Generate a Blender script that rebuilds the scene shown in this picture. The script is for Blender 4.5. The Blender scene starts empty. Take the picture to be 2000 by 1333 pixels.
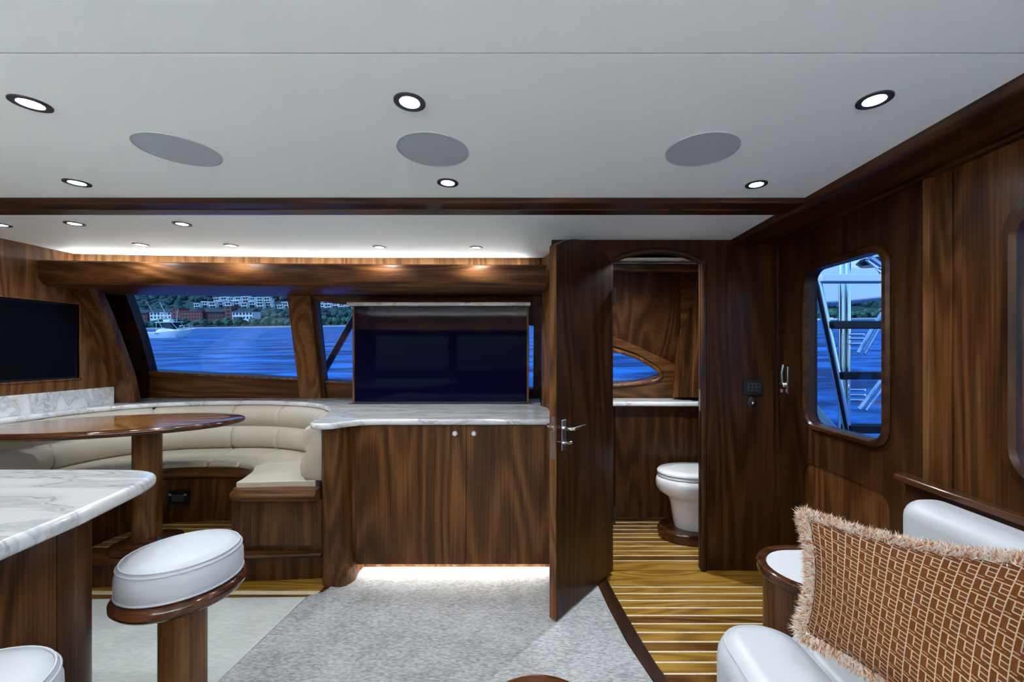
import bpy, bmesh, math, random
from mathutils import Vector, Matrix, noise

random.seed(7)
R = math.radians
C = bpy.context.scene.collection
scene = bpy.context.scene

# ------------------------------------------------------------------ camera
F, U0, V0, HC = 800.0, 1050.0, 684.0, 1.33          # focal length in pixels, principal point, eye height
cam_d = bpy.data.cameras.new('camera'); cam = bpy.data.objects.new('camera', cam_d); C.objects.link(cam)
cam.location = (0, 0, HC); cam.rotation_euler = (R(90), 0, 0)
cam_d.sensor_width = 36; cam_d.lens = 36 * F / 2000
cam_d.shift_x = (1000 - U0) / 2000; cam_d.shift_y = (V0 - 666.5) / 2000
cam_d.clip_start = .02; cam_d.clip_end = 5000
scene.camera = cam

# ------------------------------------------------------------------ world, sun, exposure
w = bpy.data.worlds.new('world'); scene.world = w; w.use_nodes = True
nt = w.node_tree; nt.nodes.clear()
sky = nt.nodes.new('ShaderNodeTexSky'); sky.sky_type = 'NISHITA'
sky.sun_disc = False; sky.sun_elevation = R(42); sky.sun_rotation = R(250); sky.air_density = 1.0; sky.dust_density = .6; sky.ozone_density = 3
bg = nt.nodes.new('ShaderNodeBackground'); bg.inputs[1].default_value = .11
out = nt.nodes.new('ShaderNodeOutputWorld')
nt.links.new(sky.outputs[0], bg.inputs[0]); nt.links.new(bg.outputs[0], out.inputs[0])
sd = bpy.data.lights.new('sun', 'SUN'); sd.energy = 1.7; sd.angle = R(.6); sd.color = (1, .96, .9)
sun = bpy.data.objects.new('sun', sd); C.objects.link(sun)
sun.rotation_euler = (R(50), 0, R(-50))
vs = scene.view_settings
vs.view_transform = 'Standard'; vs.look = 'None'; vs.gamma = 1; vs.use_curve_mapping = False
vs.exposure = 1.3
DOWN_W = 4.2           # watts per downlight
COVE = 12.0            # emission of the cove tape
TOE = 26.0             # emission of the tape under the cabinet

# ------------------------------------------------------------------ material helpers
def newmat(name):
    m = bpy.data.materials.new(name); m.use_nodes = True
    n = m.node_tree; b = n.nodes['Principled BSDF']
    return m, n, b
def L(n, a, b): n.links.new(a, b)
def plain(name, col, rough=.5, metal=0, coat=0, bump=0, bscale=200, var=0):
    m, n, b = newmat(name)
    b.inputs['Base Color'].default_value = (*col, 1); b.inputs['Roughness'].default_value = rough
    b.inputs['Metallic'].default_value = metal; b.inputs['Coat Weight'].default_value = coat
    tc = n.nodes.new('ShaderNodeTexCoord')
    nz = n.nodes.new('ShaderNodeTexNoise'); nz.inputs['Scale'].default_value = bscale; nz.inputs['Detail'].default_value = 4
    L(n, tc.outputs['Object'], nz.inputs['Vector'])
    if bump:
        bp = n.nodes.new('ShaderNodeBump'); bp.inputs['Strength'].default_value = bump; bp.inputs['Distance'].default_value = .002
        L(n, nz.outputs['Fac'], bp.inputs['Height']); L(n, bp.outputs['Normal'], b.inputs['Normal'])
    if var:
        r = n.nodes.new('ShaderNodeValToRGB')
        r.color_ramp.elements[0].color = (*[c * (1 - var) for c in col], 1); r.color_ramp.elements[1].color = (*[min(1, c * (1 + var)) for c in col], 1)
        r.color_ramp.elements[0].position = .35; r.color_ramp.elements[1].position = .65
        L(n, nz.outputs['Fac'], r.inputs[0]); L(n, r.outputs[0], b.inputs['Base Color'])
    return m
def wood(name, dark, mid, light, axis='Z', rough=.36, coat=.08, fig=1.0, lines=11.0, fine=.62):
    m, n, b = newmat(name); N = n.nodes
    tc = N.new('ShaderNodeTexCoord'); mp = N.new('ShaderNodeMapping')
    a = {'Z': (1, 1, .14), 'X': (.14, 1, 1), 'Y': (1, .14, 1)}[axis]
    mp.inputs['Scale'].default_value = [k * 5.0 * fig for k in a]
    L(n, tc.outputs['Object'], mp.inputs['Vector'])
    n1 = N.new('ShaderNodeTexNoise'); n1.inputs['Scale'].default_value = .8; n1.inputs['Detail'].default_value = 1.6; n1.inputs['Distortion'].default_value = .25
    L(n, mp.outputs[0], n1.inputs['Vector'])
    mu = N.new('ShaderNodeMath'); mu.operation = 'MULTIPLY'; mu.inputs[1].default_value = lines * 6.283
    L(n, n1.outputs['Fac'], mu.inputs[0])
    si = N.new('ShaderNodeMath'); si.operation = 'SINE'; L(n, mu.outputs[0], si.inputs[0])
    mp2 = N.new('ShaderNodeMapping')
    a2 = {'Z': (1, 1, .02), 'X': (.02, 1, 1), 'Y': (1, .02, 1)}[axis]
    mp2.inputs['Scale'].default_value = [k * 150 for k in a2]
    L(n, tc.outputs['Object'], mp2.inputs['Vector'])
    n2 = N.new('ShaderNodeTexNoise'); n2.inputs['Scale'].default_value = 1; n2.inputs['Detail'].default_value = 3
    L(n, mp2.outputs[0], n2.inputs['Vector'])
    n3 = N.new('ShaderNodeTexNoise'); n3.inputs['Scale'].default_value = 2.2; n3.inputs['Detail'].default_value = 2
    L(n, mp.outputs[0], n3.inputs['Vector'])
    s1 = N.new('ShaderNodeMath'); s1.operation = 'MULTIPLY_ADD'; s1.inputs[1].default_value = .12; s1.inputs[2].default_value = 0
    L(n, si.outputs[0], s1.inputs[0])
    s2 = N.new('ShaderNodeMath'); s2.operation = 'MULTIPLY_ADD'; s2.inputs[1].default_value = fine
    L(n, n2.outputs['Fac'], s2.inputs[0]); L(n, s1.outputs[0], s2.inputs[2])
    s3 = N.new('ShaderNodeMath'); s3.operation = 'MULTIPLY_ADD'; s3.inputs[1].default_value = (1 - fine) * .7
    L(n, n3.outputs['Fac'], s3.inputs[0]); L(n, s2.outputs[0], s3.inputs[2])
    s4 = N.new('ShaderNodeMath'); s4.operation = 'ADD'; s4.inputs[1].default_value = (1 - fine) * .15; L(n, s3.outputs[0], s4.inputs[0]); s3 = s4
    r = N.new('ShaderNodeValToRGB'); e = r.color_ramp.elements
    e[0].position = .30; e[0].color = (*dark, 1); e[1].position = .70; e[1].color = (*light, 1)
    k = e.new(.5); k.color = (*mid, 1)
    L(n, s3.outputs[0], r.inputs[0]); L(n, r.outputs[0], b.inputs['Base Color'])
    b.inputs['Roughness'].default_value = rough; b.inputs['Coat Weight'].default_value = coat; b.inputs['Coat Roughness'].default_value = .18 if coat < .5 else .06
    b.inputs['Specular IOR Level'].default_value = .22
    bp = N.new('ShaderNodeBump'); bp.inputs['Strength'].default_value = .08; bp.inputs['Distance'].default_value = .001
    L(n, n2.outputs['Fac'], bp.inputs['Height']); L(n, bp.outputs['Normal'], b.inputs['Normal'])
    return m
def emit(name, col, s):
    m = bpy.data.materials.new(name); m.use_nodes = True; n = m.node_tree; n.nodes.clear()
    e = n.nodes.new('ShaderNodeEmission'); e.inputs[0].default_value = (*col, 1); e.inputs[1].default_value = s
    o = n.nodes.new('ShaderNodeOutputMaterial'); L(n, e.outputs[0], o.inputs[0]); return m
def glass(name, tint, gl=.06):
    m = bpy.data.materials.new(name); m.use_nodes = True; n = m.node_tree; n.nodes.clear()
    t = n.nodes.new('ShaderNodeBsdfTransparent'); t.inputs[0].default_value = (*tint, 1)
    g = n.nodes.new('ShaderNodeBsdfGlossy'); g.inputs['Roughness'].default_value = .01
    mx = n.nodes.new('ShaderNodeMixShader'); mx.inputs[0].default_value = gl
    o = n.nodes.new('ShaderNodeOutputMaterial')
    L(n, t.outputs[0], mx.inputs[1]); L(n, g.outputs[0], mx.inputs[2]); L(n, mx.outputs[0], o.inputs[0]); return m

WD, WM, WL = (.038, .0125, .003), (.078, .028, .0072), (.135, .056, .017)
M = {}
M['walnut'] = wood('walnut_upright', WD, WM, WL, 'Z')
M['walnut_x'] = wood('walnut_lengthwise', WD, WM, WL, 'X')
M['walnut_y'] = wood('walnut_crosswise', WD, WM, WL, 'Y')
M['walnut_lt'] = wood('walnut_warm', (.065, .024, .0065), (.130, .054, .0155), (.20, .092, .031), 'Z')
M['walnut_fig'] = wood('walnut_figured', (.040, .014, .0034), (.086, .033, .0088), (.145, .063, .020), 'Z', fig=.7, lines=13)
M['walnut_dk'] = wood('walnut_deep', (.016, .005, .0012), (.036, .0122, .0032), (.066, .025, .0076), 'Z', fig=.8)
M['walnut_dkx'] = wood('walnut_deep_lengthwise', (.016, .005, .0012), (.036, .0122, .0032), (.066, .025, .0076), 'X')
M['walnut_dky'] = wood('walnut_deep_crosswise', (.016, .005, .0012), (.036, .0122, .0032), (.066, .025, .0076), 'Y')
M['gloss'] = wood('varnished_mahogany', (.036, .011, .004), (.062, .020, .007), (.10, .036, .013), 'X', rough=.16, coat=.5)
M['gloss_y'] = wood('varnished_mahogany_crosswise', (.036, .011, .004), (.062, .020, .007), (.10, .036, .013), 'Y', rough=.16, coat=.5)
M['burst'] = wood('varnished_veneer', (.10, .038, .009), (.22, .095, .024), (.36, .18, .052), 'X', rough=.16, coat=.35, lines=5)
M['teak'] = wood('teak', (.17, .080, .009), (.31, .158, .022), (.44, .24, .042), 'X', rough=.3, coat=.1, fig=1.4)
M['teak_b'] = wood('teak_dark', (.06, .023, .003), (.14, .060, .009), (.23, .11, .020), 'X', rough=.3, coat=.1, fig=1.4)
M['holly'] = plain('holly', (.80, .70, .48), .3, coat=.3, var=.08, bscale=40)
M['ceiling'] = plain('headliner_vinyl', (.90, .95, .93), .55, bump=.15, bscale=600)
M['speaker'] = plain('speaker_cloth', (.42, .46, .50), .8, bump=.3, bscale=900)
M['white'] = plain('white_leather', (.60, .63, .655), .42, bump=.12, bscale=350)
M['tan'] = plain('tan_leather', (.50, .455, .36), .5, bump=.15, bscale=300, var=.06)
M['white_gel'] = plain('white_gelcoat', (.82, .84, .86), .35)
M['porcelain'] = plain('porcelain', (.88, .90, .92), .12, coat=.6)
M['chrome'] = plain('chrome', (.82, .84, .86), .14, metal=1)
M['brushed'] = plain('brushed_steel', (.62, .64, .67), .3, metal=1)
M['knob'] = plain('satin_steel', (.82, .84, .87), .42, metal=.55)
M['black'] = plain('black_plastic', (.008, .009, .011), .35)
M['black_tread'] = plain('black_tread_rubber', (.010, .012, .016), .7, bump=.4)
M['display'] = plain('grey_display', (.06, .065, .07), .3)
M['screen'] = plain('screen_glass', (.002, .002, .016), .05)  # navy base stands in for the blue reflection
M['screen_matt'] = plain('screen_matt', (.003, .003, .004), .35)
for k_ in ('screen', 'screen_matt'): M[k_].node_tree.nodes['Principled BSDF'].inputs['Specular IOR Level'].default_value = .07 if k_ == 'screen' else .08
M['ring'] = plain('dark_bezel', (.035, .04, .05), .35, metal=.4)
M['lens'] = emit('lamp_lens', (.93, .96, 1.0), 60)
M['tape'] = emit('cove_tape', (.93, .97, 1.0), COVE)
M['added_wash_tape'] = emit('added_ceiling_wash', (.93, .97, 1.0), 330)  # extra strong source added behind the camera to lift the ceiling
M['toe_tape'] = emit('toe_tape', (1, .97, .92), TOE)
M['glass'] = glass('tinted_glass', (.62, .82, 1.0), .05)
M['rust'] = plain('rust_thread', (.55, .22, .08), .8)

def marble():
    m, n, b = newmat('white_marble'); N = n.nodes
    tc = N.new('ShaderNodeTexCoord'); mp = N.new('ShaderNodeMapping'); mp.inputs['Rotation'].default_value = (0, 0, R(35)); mp.inputs['Scale'].default_value = (1.5, 7, 4)
    L(n, tc.outputs['Object'], mp.inputs[0])
    nz = N.new('ShaderNodeTexNoise'); nz.inputs['Scale'].default_value = 1.3; nz.inputs['Detail'].default_value = 6; nz.inputs['Distortion'].default_value = .35
    L(n, mp.outputs[0], nz.inputs[0])
    r = N.new('ShaderNodeValToRGB'); e = r.color_ramp.elements
    e[0].position = .40; e[0].color = (.77, .78, .77, 1); e[1].position = .60; e[1].color = (.73, .75, .75, 1)
    for p, c in ((.478, (.65, .66, .65)), (.497, (.40, .41, .40)), (.512, (.67, .68, .675)), (.56, (.54, .56, .56))):
        k = e.new(p); k.color = (*c, 1)
    L(n, nz.outputs['Fac'], r.inputs[0]); L(n, r.outputs[0], b.inputs['Base Color'])
    b.inputs['Roughness'].default_value = .13; b.inputs['Coat Weight'].default_value = .4
    return m
M['marble'] = marble()
def carpet_mat(name, c1, c2, sx, sy, bump):
    m, n, b = newmat(name); N = n.nodes
    tc = N.new('ShaderNodeTexCoord'); mp = N.new('ShaderNodeMapping'); mp.inputs['Scale'].default_value = (sx, sy, 50)
    L(n, tc.outputs['Object'], mp.inputs[0])
    nz = N.new('ShaderNodeTexNoise'); nz.inputs['Scale'].default_value = 1; nz.inputs['Detail'].default_value = 4
    L(n, mp.outputs[0], nz.inputs[0])
    n2 = N.new('ShaderNodeTexNoise'); n2.inputs['Scale'].default_value = 5; L(n, tc.outputs['Object'], n2.inputs[0])
    ad = N.new('ShaderNodeMath'); ad.operation = 'MULTIPLY_ADD'; ad.inputs[1].default_value = .35; L(n, n2.outputs['Fac'], ad.inputs[0]); L(n, nz.outputs['Fac'], ad.inputs[2])
    r = N.new('ShaderNodeValToRGB'); e = r.color_ramp.elements
    e[0].position = .5; e[0].color = (*c1, 1); e[1].position = .85; e[1].color = (*c2, 1)
    L(n, ad.outputs[0], r.inputs[0]); L(n, r.outputs[0], b.inputs['Base Color'])
    b.inputs['Roughness'].default_value = .95
    bp = N.new('ShaderNodeBump'); bp.inputs['Strength'].default_value = bump; bp.inputs['Distance'].default_value = .006
    L(n, nz.outputs['Fac'], bp.inputs['Height']); L(n, bp.outputs['Normal'], b.inputs['Normal'])
    return m
M['carpet'] = carpet_mat('beige_carpet', (.25, .255, .25), (.53, .54, .545), 55, 170, .9)
M['runner'] = carpet_mat('pale_runner', (.50, .53, .50), (.62, .65, .62), 25, 160, .25)

# ------------------------------------------------------------------ mesh helpers
class G:
    def __init__(s): s.v = []; s.f = []
    def add(s, vs, fs):
        o = len(s.v); s.v += [tuple(p) for p in vs]; s.f += [tuple(i + o for i in f) for f in fs]; return s
    def box(s, x0, x1, y0, y1, z0, z1):
        return s.add([(x0, y0, z0), (x1, y0, z0), (x1, y1, z0), (x0, y1, z0), (x0, y0, z1), (x1, y0, z1), (x1, y1, z1), (x0, y1, z1)],
                     [(3, 2, 1, 0), (4, 5, 6, 7), (0, 1, 5, 4), (1, 2, 6, 5), (2, 3, 7, 6), (3, 0, 4, 7)])
    def prism(s, pts, vec):
        n = len(pts); vec = Vector(vec); a = [Vector(p) for p in pts]
        return s.add(a + [p + vec for p in a], [tuple(range(n))[::-1], tuple(range(n, 2 * n))] + [(i, (i + 1) % n, n + (i + 1) % n, n + i) for i in range(n)])
    def slab(s, poly, z0, z1): return s.prism([(x, y, z0) for x, y in poly], (0, 0, z1 - z0))
    def lathe(s, prof, c=(0, 0, 0), n=40, sx=1, sy=1, rot=0):
        vs = []; fs = []; k = len(prof); ca, sa = math.cos(rot), math.sin(rot)
        for i in range(n):
            a = 2 * math.pi * i / n
            for r, z in prof:
                x, y = r * math.cos(a) * sx, r * math.sin(a) * sy
                vs.append((c[0] + x * ca - y * sa, c[1] + x * sa + y * ca, c[2] + z))
        for i in range(n):
            j = (i + 1) % n
            for q in range(k - 1): fs.append((i * k + q, j * k + q, j * k + q + 1, i * k + q + 1))
        if prof[0][0] > 1e-6: fs.append(tuple(i * k for i in range(n))[::-1])
        if prof[-1][0] > 1e-6: fs.append(tuple(i * k + k - 1 for i in range(n)))
        return s.add(vs, fs)
    def ringlathe(s, prof, c=(0, 0, 0), n=40, sx=1, sy=1, rot=0):       # closed profile, no caps
        vs = []; fs = []; k = len(prof); ca, sa = math.cos(rot), math.sin(rot)
        for i in range(n):
            a = 2 * math.pi * i / n
            for r, z in prof:
                x, y = r * math.cos(a) * sx, r * math.sin(a) * sy
                vs.append((c[0] + x * ca - y * sa, c[1] + x * sa + y * ca, c[2] + z))
        for i in range(n):
            j = (i + 1) % n
            for q in range(k): fs.append((i * k + q, j * k + q, j * k + (q + 1) % k, i * k + (q + 1) % k))
        return s.add(vs, fs)
    def tube(s, path, r, n=10, closed=False, r2=None):
        P_ = [Vector(p) for p in path]; m = len(P_); vs = []; fs = []
        for i, p in enumerate(P_):
            a = P_[(i - 1) % m] if (closed or i > 0) else p
            b = P_[(i + 1) % m] if (closed or i < m - 1) else p
            t = (b - a).normalized()
            up = Vector((0, 0, 1)) if abs(t.z) < .9 else Vector((0, 1, 0))
            e1 = t.cross(up).normalized(); e2 = e1.cross(t)
            rr = r if r2 is None else r + (r2 - r) * i / (m - 1)
            for q in range(n):
                an = 2 * math.pi * q / n; vs.append(p + e1 * math.cos(an) * rr + e2 * math.sin(an) * rr)
        for i in range(m if closed else m - 1):
            j = (i + 1) % m
            for q in range(n): fs.append((i * n + q, i * n + (q + 1) % n, j * n + (q + 1) % n, j * n + q))
        if not closed: fs += [tuple(range(n)), tuple(range((m - 1) * n, m * n))[::-1]]
        return s.add(vs, fs)
    def sweep(s, path, prof, side=1, pinch=0):
        """path of (x, y); closed profile of (offset to the side, z); vertical cross-section follows the path"""
        m = len(path); k = len(prof); vs = []; fs = []
        zc = sum(p[1] for p in prof) / k; oc = sum(p[0] for p in prof) / k
        for i, (x, y) in enumerate(path):
            a = path[max(i - 1, 0)]; b = path[min(i + 1, m - 1)]
            d = Vector((b[0] - a[0], b[1] - a[1])).normalized(); nr = Vector((d.y, -d.x)) * side
            q = 1
            if pinch and i in (0, m - 1): q = 1 - pinch
            for o, z in prof:
                oo = oc + (o - oc) * q; zz = zc + (z - zc) * (1 - (1 - q) * .35)
                vs.append((x + nr.x * oo, y + nr.y * oo, zz))
        for i in range(m - 1):
            for q in range(k): fs.append((i * k + q, i * k + (q + 1) % k, (i + 1) * k + (q + 1) % k, (i + 1) * k + q))
        fs += [tuple(range(k)), tuple(range((m - 1) * k, m * k))[::-1]]
        return s.add(vs, fs)
    def plate_ring(s, outer, inner, vec):
        """frame between two matched loops of 3-D points, extruded by vec"""
        n = len(outer); vec = Vector(vec)
        a = [Vector(p) for p in outer]; b = [Vector(p) for p in inner]
        vs = a + b + [p + vec for p in a] + [p + vec for p in b]; fs = []
        for i in range(n):
            j = (i + 1) % n
            fs += [(i, j, n + j, n + i), (2 * n + i, 3 * n + i, 3 * n + j, 2 * n + j), (i, 2 * n + i, 2 * n + j, j), (n + i, n + j, 3 * n + j, 3 * n + i)]
        return s.add(vs, fs)
def build(name, g, mat, parent=None, bevel=0, seg=2, smooth=35, ang=30):
    if parent is not None:
        o = Vector(parent['_at']) if '_at' in parent else Vector((0, 0, 0))
    else: o = Vector((0, 0, 0))
    me = bpy.data.meshes.new(name)
    me.from_pydata([tuple(Vector(p) - o) for p in g.v], [], g.f)
    bm = bmesh.new(); bm.from_mesh(me)
    bmesh.ops.recalc_face_normals(bm, faces=bm.faces)
    if bevel:
        es = [e for e in bm.edges if len(e.link_faces) == 2 and e.calc_face_angle(0) > R(ang)]
        bmesh.ops.bevel(bm, geom=es, offset=bevel, segments=seg, profile=.5, affect='EDGES', clamp_overlap=True)
    bm.to_mesh(me); bm.free()
    if smooth:
        for p in me.polygons: p.use_smooth = True
        me.set_sharp_from_angle(angle=R(smooth))
    me.materials.append(M[mat] if isinstance(mat, str) else mat)
    ob = bpy.data.objects.new(name, me); C.objects.link(ob)
    if bevel and smooth:
        wn_ = ob.modifiers.new('weighted', 'WEIGHTED_NORMAL'); wn_.keep_sharp = True; wn_.weight = 80
    if parent is not None:
        ob.parent = parent
        if '_at' in parent: ob['_at'] = parent['_at']
    return ob
def tag(o, label, cat, group=None, kind=None):
    o['label'] = label; o['category'] = cat
    if group: o['group'] = group
    if kind: o['kind'] = kind
    return o
def thing(name, loc, label, cat, group=None, kind=None):
    o = bpy.data.objects.new(name, None); C.objects.link(o); o.empty_display_size = .1
    o.location = loc; o['_at'] = tuple(loc); return tag(o, label, cat, group, kind)
def dup(root, loc, label=None, rotz=None, scale=None):
    def cp(o, par):
        c = o.copy(); C.objects.link(c); c.parent = par
        for ch in o.children: cp(ch, c)
        return c
    r = cp(root, None); r.location = loc
    if rotz is not None: r.rotation_euler.z = rotz
    if scale is not None: r.scale = scale
    if label: r['label'] = label
    return r
def crom(pts, n=8):
    o = []; k = len(pts)
    for i in range(k - 1):
        p0 = pts[max(i - 1, 0)]; p1 = pts[i]; p2 = pts[i + 1]; p3 = pts[min(i + 2, k - 1)]
        for q in range(n):
            t = q / n
            o.append(tuple(.5 * (2 * b + (c - a) * t + (2 * a - 5 * b + 4 * c - d) * t * t + (3 * b - a - 3 * c + d) * t ** 3) for a, b, c, d in zip(p0, p1, p2, p3)))
    o.append(tuple(pts[-1])); return o
def rrect(a0, a1, b0, b1, r, n=6):
    """rounded rectangle and the matching square-cornered points, counter-clockwise"""
    inn = []; cor = []
    for (ca, cb, s, qa, qb) in ((a1 - r, b0 + r, -90, a1, b0), (a1 - r, b1 - r, 0, a1, b1), (a0 + r, b1 - r, 90, a0, b1), (a0 + r, b0 + r, 180, a0, b0)):
        for i in range(n + 1):
            t = R(s + 90 * i / n); inn.append((ca + r * math.cos(t), cb + r * math.sin(t))); cor.append((qa, qb))
    return inn, cor
def spread(cor, A0, A1, B0, B1, a0, a1, b0, b1, inn):
    """outer rectangle loop matched to a rounded inner loop"""
    o = []
    for (a, b) in inn:
        ta = (a - a0) / (a1 - a0); tb = (b - b0) / (b1 - b0)
        # push to the nearest side, keeping corners
        da = min(ta, 1 - ta) * (a1 - a0); db = min(tb, 1 - tb) * (b1 - b0)
        if abs(da - db) < 1e-4: o.append((A1 if ta > .5 else A0, B1 if tb > .5 else B0))
        elif da < db: o.append((A1 if ta > .5 else A0, B0 + tb * (B1 - B0)))
        else: o.append((A0 + ta * (A1 - A0), B1 if tb > .5 else B0))
    return o
def P(u, v, Y): return Vector(((u - U0) / F * Y, Y, HC - (v - V0) / F * Y))

# ================================================================== SETTING
XL, XR, YB, YW, ZC = -3.19, 1.43, -1.7, 2.469, 1.994       # left wall, right wall, wall behind, head bulkhead, ceiling
# ---- floor base and planks
fl = tag(build('floor', G().box(-3.4, 1.6, -1.9, 3.5, -.12, -.012), 'teak_b'), 'teak and holly striped cabin floor', 'floor', kind='structure')
def border_x(y):                                              # inner edge of the teak by the carpet border
    pts = [(2.50, .395), (2.323, .405), (2.103, .434), (1.841, .476), (1.639, .522), (1.3, .64), (.9, .83), (.2, 1.3)]
    for (y1, x1), (y0, x0) in zip(pts, pts[1:]):
        if y <= y1 and y >= y0: return x1 + (x0 - x1) * (y1 - y) / (y1 - y0)
    return pts[0][1] if y > 2.5 else 1.3
def plank(x0a, x0b, x1, ya, yb, mat, name, top=0.0, par=fl, z0=-.012):
    return build(name, G().slab([(x0a, ya), (x1, ya), (x1, yb), (x0b, yb)], z0, top), mat, par, smooth=0)
y = 2.30; k = 0
plank(border_x(2.466), border_x(2.306), 1.43, 2.464, 2.304, 'teak', 'plank')
rnd = random.Random(3)
while y > .95:
    plank(border_x(y), border_x(y - .009), 1.43, y, y - .009, 'holly', 'holly_strip', .0006)
    plank(border_x(y - .011), border_x(y - .060), 1.43, y - .010, y - .0605, 'teak' if rnd.random() < .62 else 'teak_b', 'plank')
    y -= .0615
y = 2.586
plank(.10, .10, 1.43, 2.472, 2.577, 'teak', 'plank')
while y < 3.2:
    plank(.10, .10, 1.43, y - .009, y, 'holly', 'holly_strip', .0006)
    plank(.10, .10, 1.43, y + .0005, y + .055, 'teak' if rnd.random() < .7 else 'teak_b', 'plank')
    y += .064
# left: strips in front of the dinette step
for (ya, yb, mt, nm) in ((2.40, 2.262, 'teak', 'plank'), (2.260, 2.226, 'holly', 'holly_strip'), (2.224, 2.10, 'teak_b', 'plank')):
    plank(XL, XL, -1.20, ya, yb, mt, nm)

# ---- ceiling
ce = tag(build('ceiling', G().box(-3.7, 1.6, -1.9, 3.5, 2.02, 2.10), 'ceiling'), 'pale vinyl headliner with flush panels', 'ceiling', kind='structure')
for (ya, yb) in ((-1.8, .9155), (.9175, 1.79), (1.95, 2.95)):
    build('ceiling_panel', G().box(-3.2, 1.44, ya, yb, ZC, 2.021), 'ceiling', ce, bevel=.0015)
# the beam across the ceiling
bm_ = tag(build('trim_1', G().box(-3.2, 1.2, 1.785, 1.955, 1.972, 2.021), 'walnut_dkx', bevel=.008, seg=3), 'dark walnut beam running across the ceiling', 'beam', kind='structure')
for (xa, xb) in ((-3.1, -2.35), (-2.30, -.50), (-.44, .60), (.66, 1.1)):
    build('groove_bead', G().box(xa, xb, 1.868, 1.876, 1.9685, 1.975), 'walnut_x', bm_, bevel=.002)
# soffit along the right wall
sf = tag(build('trim_2', G().prism([(1.165, 0, 1.99), (1.175, 0, 1.964), (1.20, 0, 1.955), (1.245, 0, 1.957), (1.262, 0, 1.968), (1.275, 0, 1.972), (1.44, 0, 1.966), (1.44, 0, 2.02), (1.165, 0, 2.02)], (0, 2.469, 0)), 'walnut_dky', bevel=.003), 'deep walnut soffit between headliner and door wall', 'soffit', kind='structure')
sf2 = build('soffit_bead', G().box(1.395, 1.43, 0, 2.468, 1.950, 1.967), 'walnut_dky', sf, bevel=.006)

# ---- right wall with the cockpit door and the aft window
def yz_frame(A, B, wn, X0, X1):
    """plate in the YZ plane with a rounded opening: A=(y0,y1,z0,z1) outside, wn=(y0,y1,z0,z1,r)"""
    inn, cor = rrect(wn[0], wn[1], wn[2], wn[3], wn[4])
    outl = spread(cor, A[0], A[1], A[2], A[3], wn[0], wn[1], wn[2], wn[3], inn)
    return G().plate_ring([(X0, a, b) for a, b in outl], [(X0, a, b) for a, b in inn], (X1 - X0, 0, 0))
def yz_mould(wn, X0, wdt, thick):
    inn, cor = rrect(wn[0], wn[1], wn[2], wn[3], wn[4]); g = G()
    prof = [(-.004, .0), (-.004, .6), (.25, 1.0), (.75, .95), (1.0, .35), (1.0, 0)]
    n = len(inn); cy = (wn[0] + wn[1]) / 2; cz = (wn[2] + wn[3]) / 2; vs = []; fs = []
    for i in range(n):
        a = Vector(inn[(i - 1) % n]); b = Vector(inn[(i + 1) % n]); d = (b - a).normalized(); nr = Vector((d.y, -d.x))
        for (o, h) in prof: vs.append((X0 - h * thick, inn[i][0] + nr.x * o * wdt, inn[i][1] + nr.y * o * wdt))
    k = len(prof)
    for i in range(n):
        for q in range(k): fs.append((i * k + q, i * k + (q + 1) % k, ((i + 1) % n) * k + (q + 1) % k, ((i + 1) % n) * k + q))
    return g.add(vs, fs)
wr = thing('wall_right', (XR, 1.2, 0), 'deep walnut bulkhead around the cockpit door', 'wall', kind='structure')
build('door_header', G().box(1.43, 1.49, 1.49, 2.43, 1.955, 2.02), 'walnut_dk', wr)
build('corner_post', G().box(1.418, 1.49, 2.425, 2.47, -.01, 1.965), 'walnut_dk', wr, bevel=.006)
build('door_jamb', G().box(1.405, 1.49, 1.470, 1.496, -.01, 1.955), 'walnut_lt', wr, bevel=.003)
build('wall_panel', G().box(1.422, 1.49, 1.406, 1.470, -.01, 1.955), 'walnut', wr, bevel=.003)
W2 = (.45, 1.205, .95, 1.75, .09)
build('wall_panel', yz_frame((-1.9, 1.402, -.01, 1.96), None, W2, 1.425, 1.49), 'walnut', wr)
w2 = thing('window_2', (XR, .83, 1.35), 'rounded cockpit window in the walnut bulkhead beside the door', 'window', kind='structure')
build('window_frame', yz_mould(W2, 1.426, .045, .03), 'walnut_dk', w2)
build('pane', G().box(1.462, 1.468, .44, 1.22, .94, 1.76), 'glass', w2)
d1 = thing('door_1', (1.45, 1.96, 0), 'deep walnut cockpit door with a tall rounded window', 'door', kind='structure')
W1 = (1.690, 2.160, .948, 1.745, .062)
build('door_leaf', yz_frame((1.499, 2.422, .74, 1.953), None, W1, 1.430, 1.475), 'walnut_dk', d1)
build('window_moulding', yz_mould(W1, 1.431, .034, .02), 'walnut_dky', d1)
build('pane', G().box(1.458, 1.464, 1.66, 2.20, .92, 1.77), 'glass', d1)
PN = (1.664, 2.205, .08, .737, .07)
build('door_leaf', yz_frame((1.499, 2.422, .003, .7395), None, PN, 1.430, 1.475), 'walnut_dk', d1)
inn, _ = rrect(1.666, 2.203, .082, .735, .07)
build('recessed_panel', G().prism([(1.438, a, b) for a, b in inn], (.03, 0, 0)), 'walnut', d1, bevel=.004)
lt = build('latch_plate', G().box(1.424, 1.431, 2.335, 2.358, 1.08, 1.235), 'chrome', d1, bevel=.004)
build('latch_lever', G().tube([(1.415, 2.362, 1.245), (1.408, 2.365, 1.20), (1.410, 2.365, 1.14), (1.424, 2.36, 1.12)], .008, 8), 'chrome', lt)
build('latch_knob', G().lathe([(0, 0), (.012, .0), (.013, .02), (.006, .024), (0, .024)], (1.412, 2.372, 1.085), 16), 'chrome', lt)
build('latch_bar', G().tube([(1.425, 2.395, 1.135), (1.410, 2.385, 1.135), (1.410, 2.350, 1.135), (1.425, 2.345, 1.135)], .007, 8), 'chrome', lt)

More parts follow.
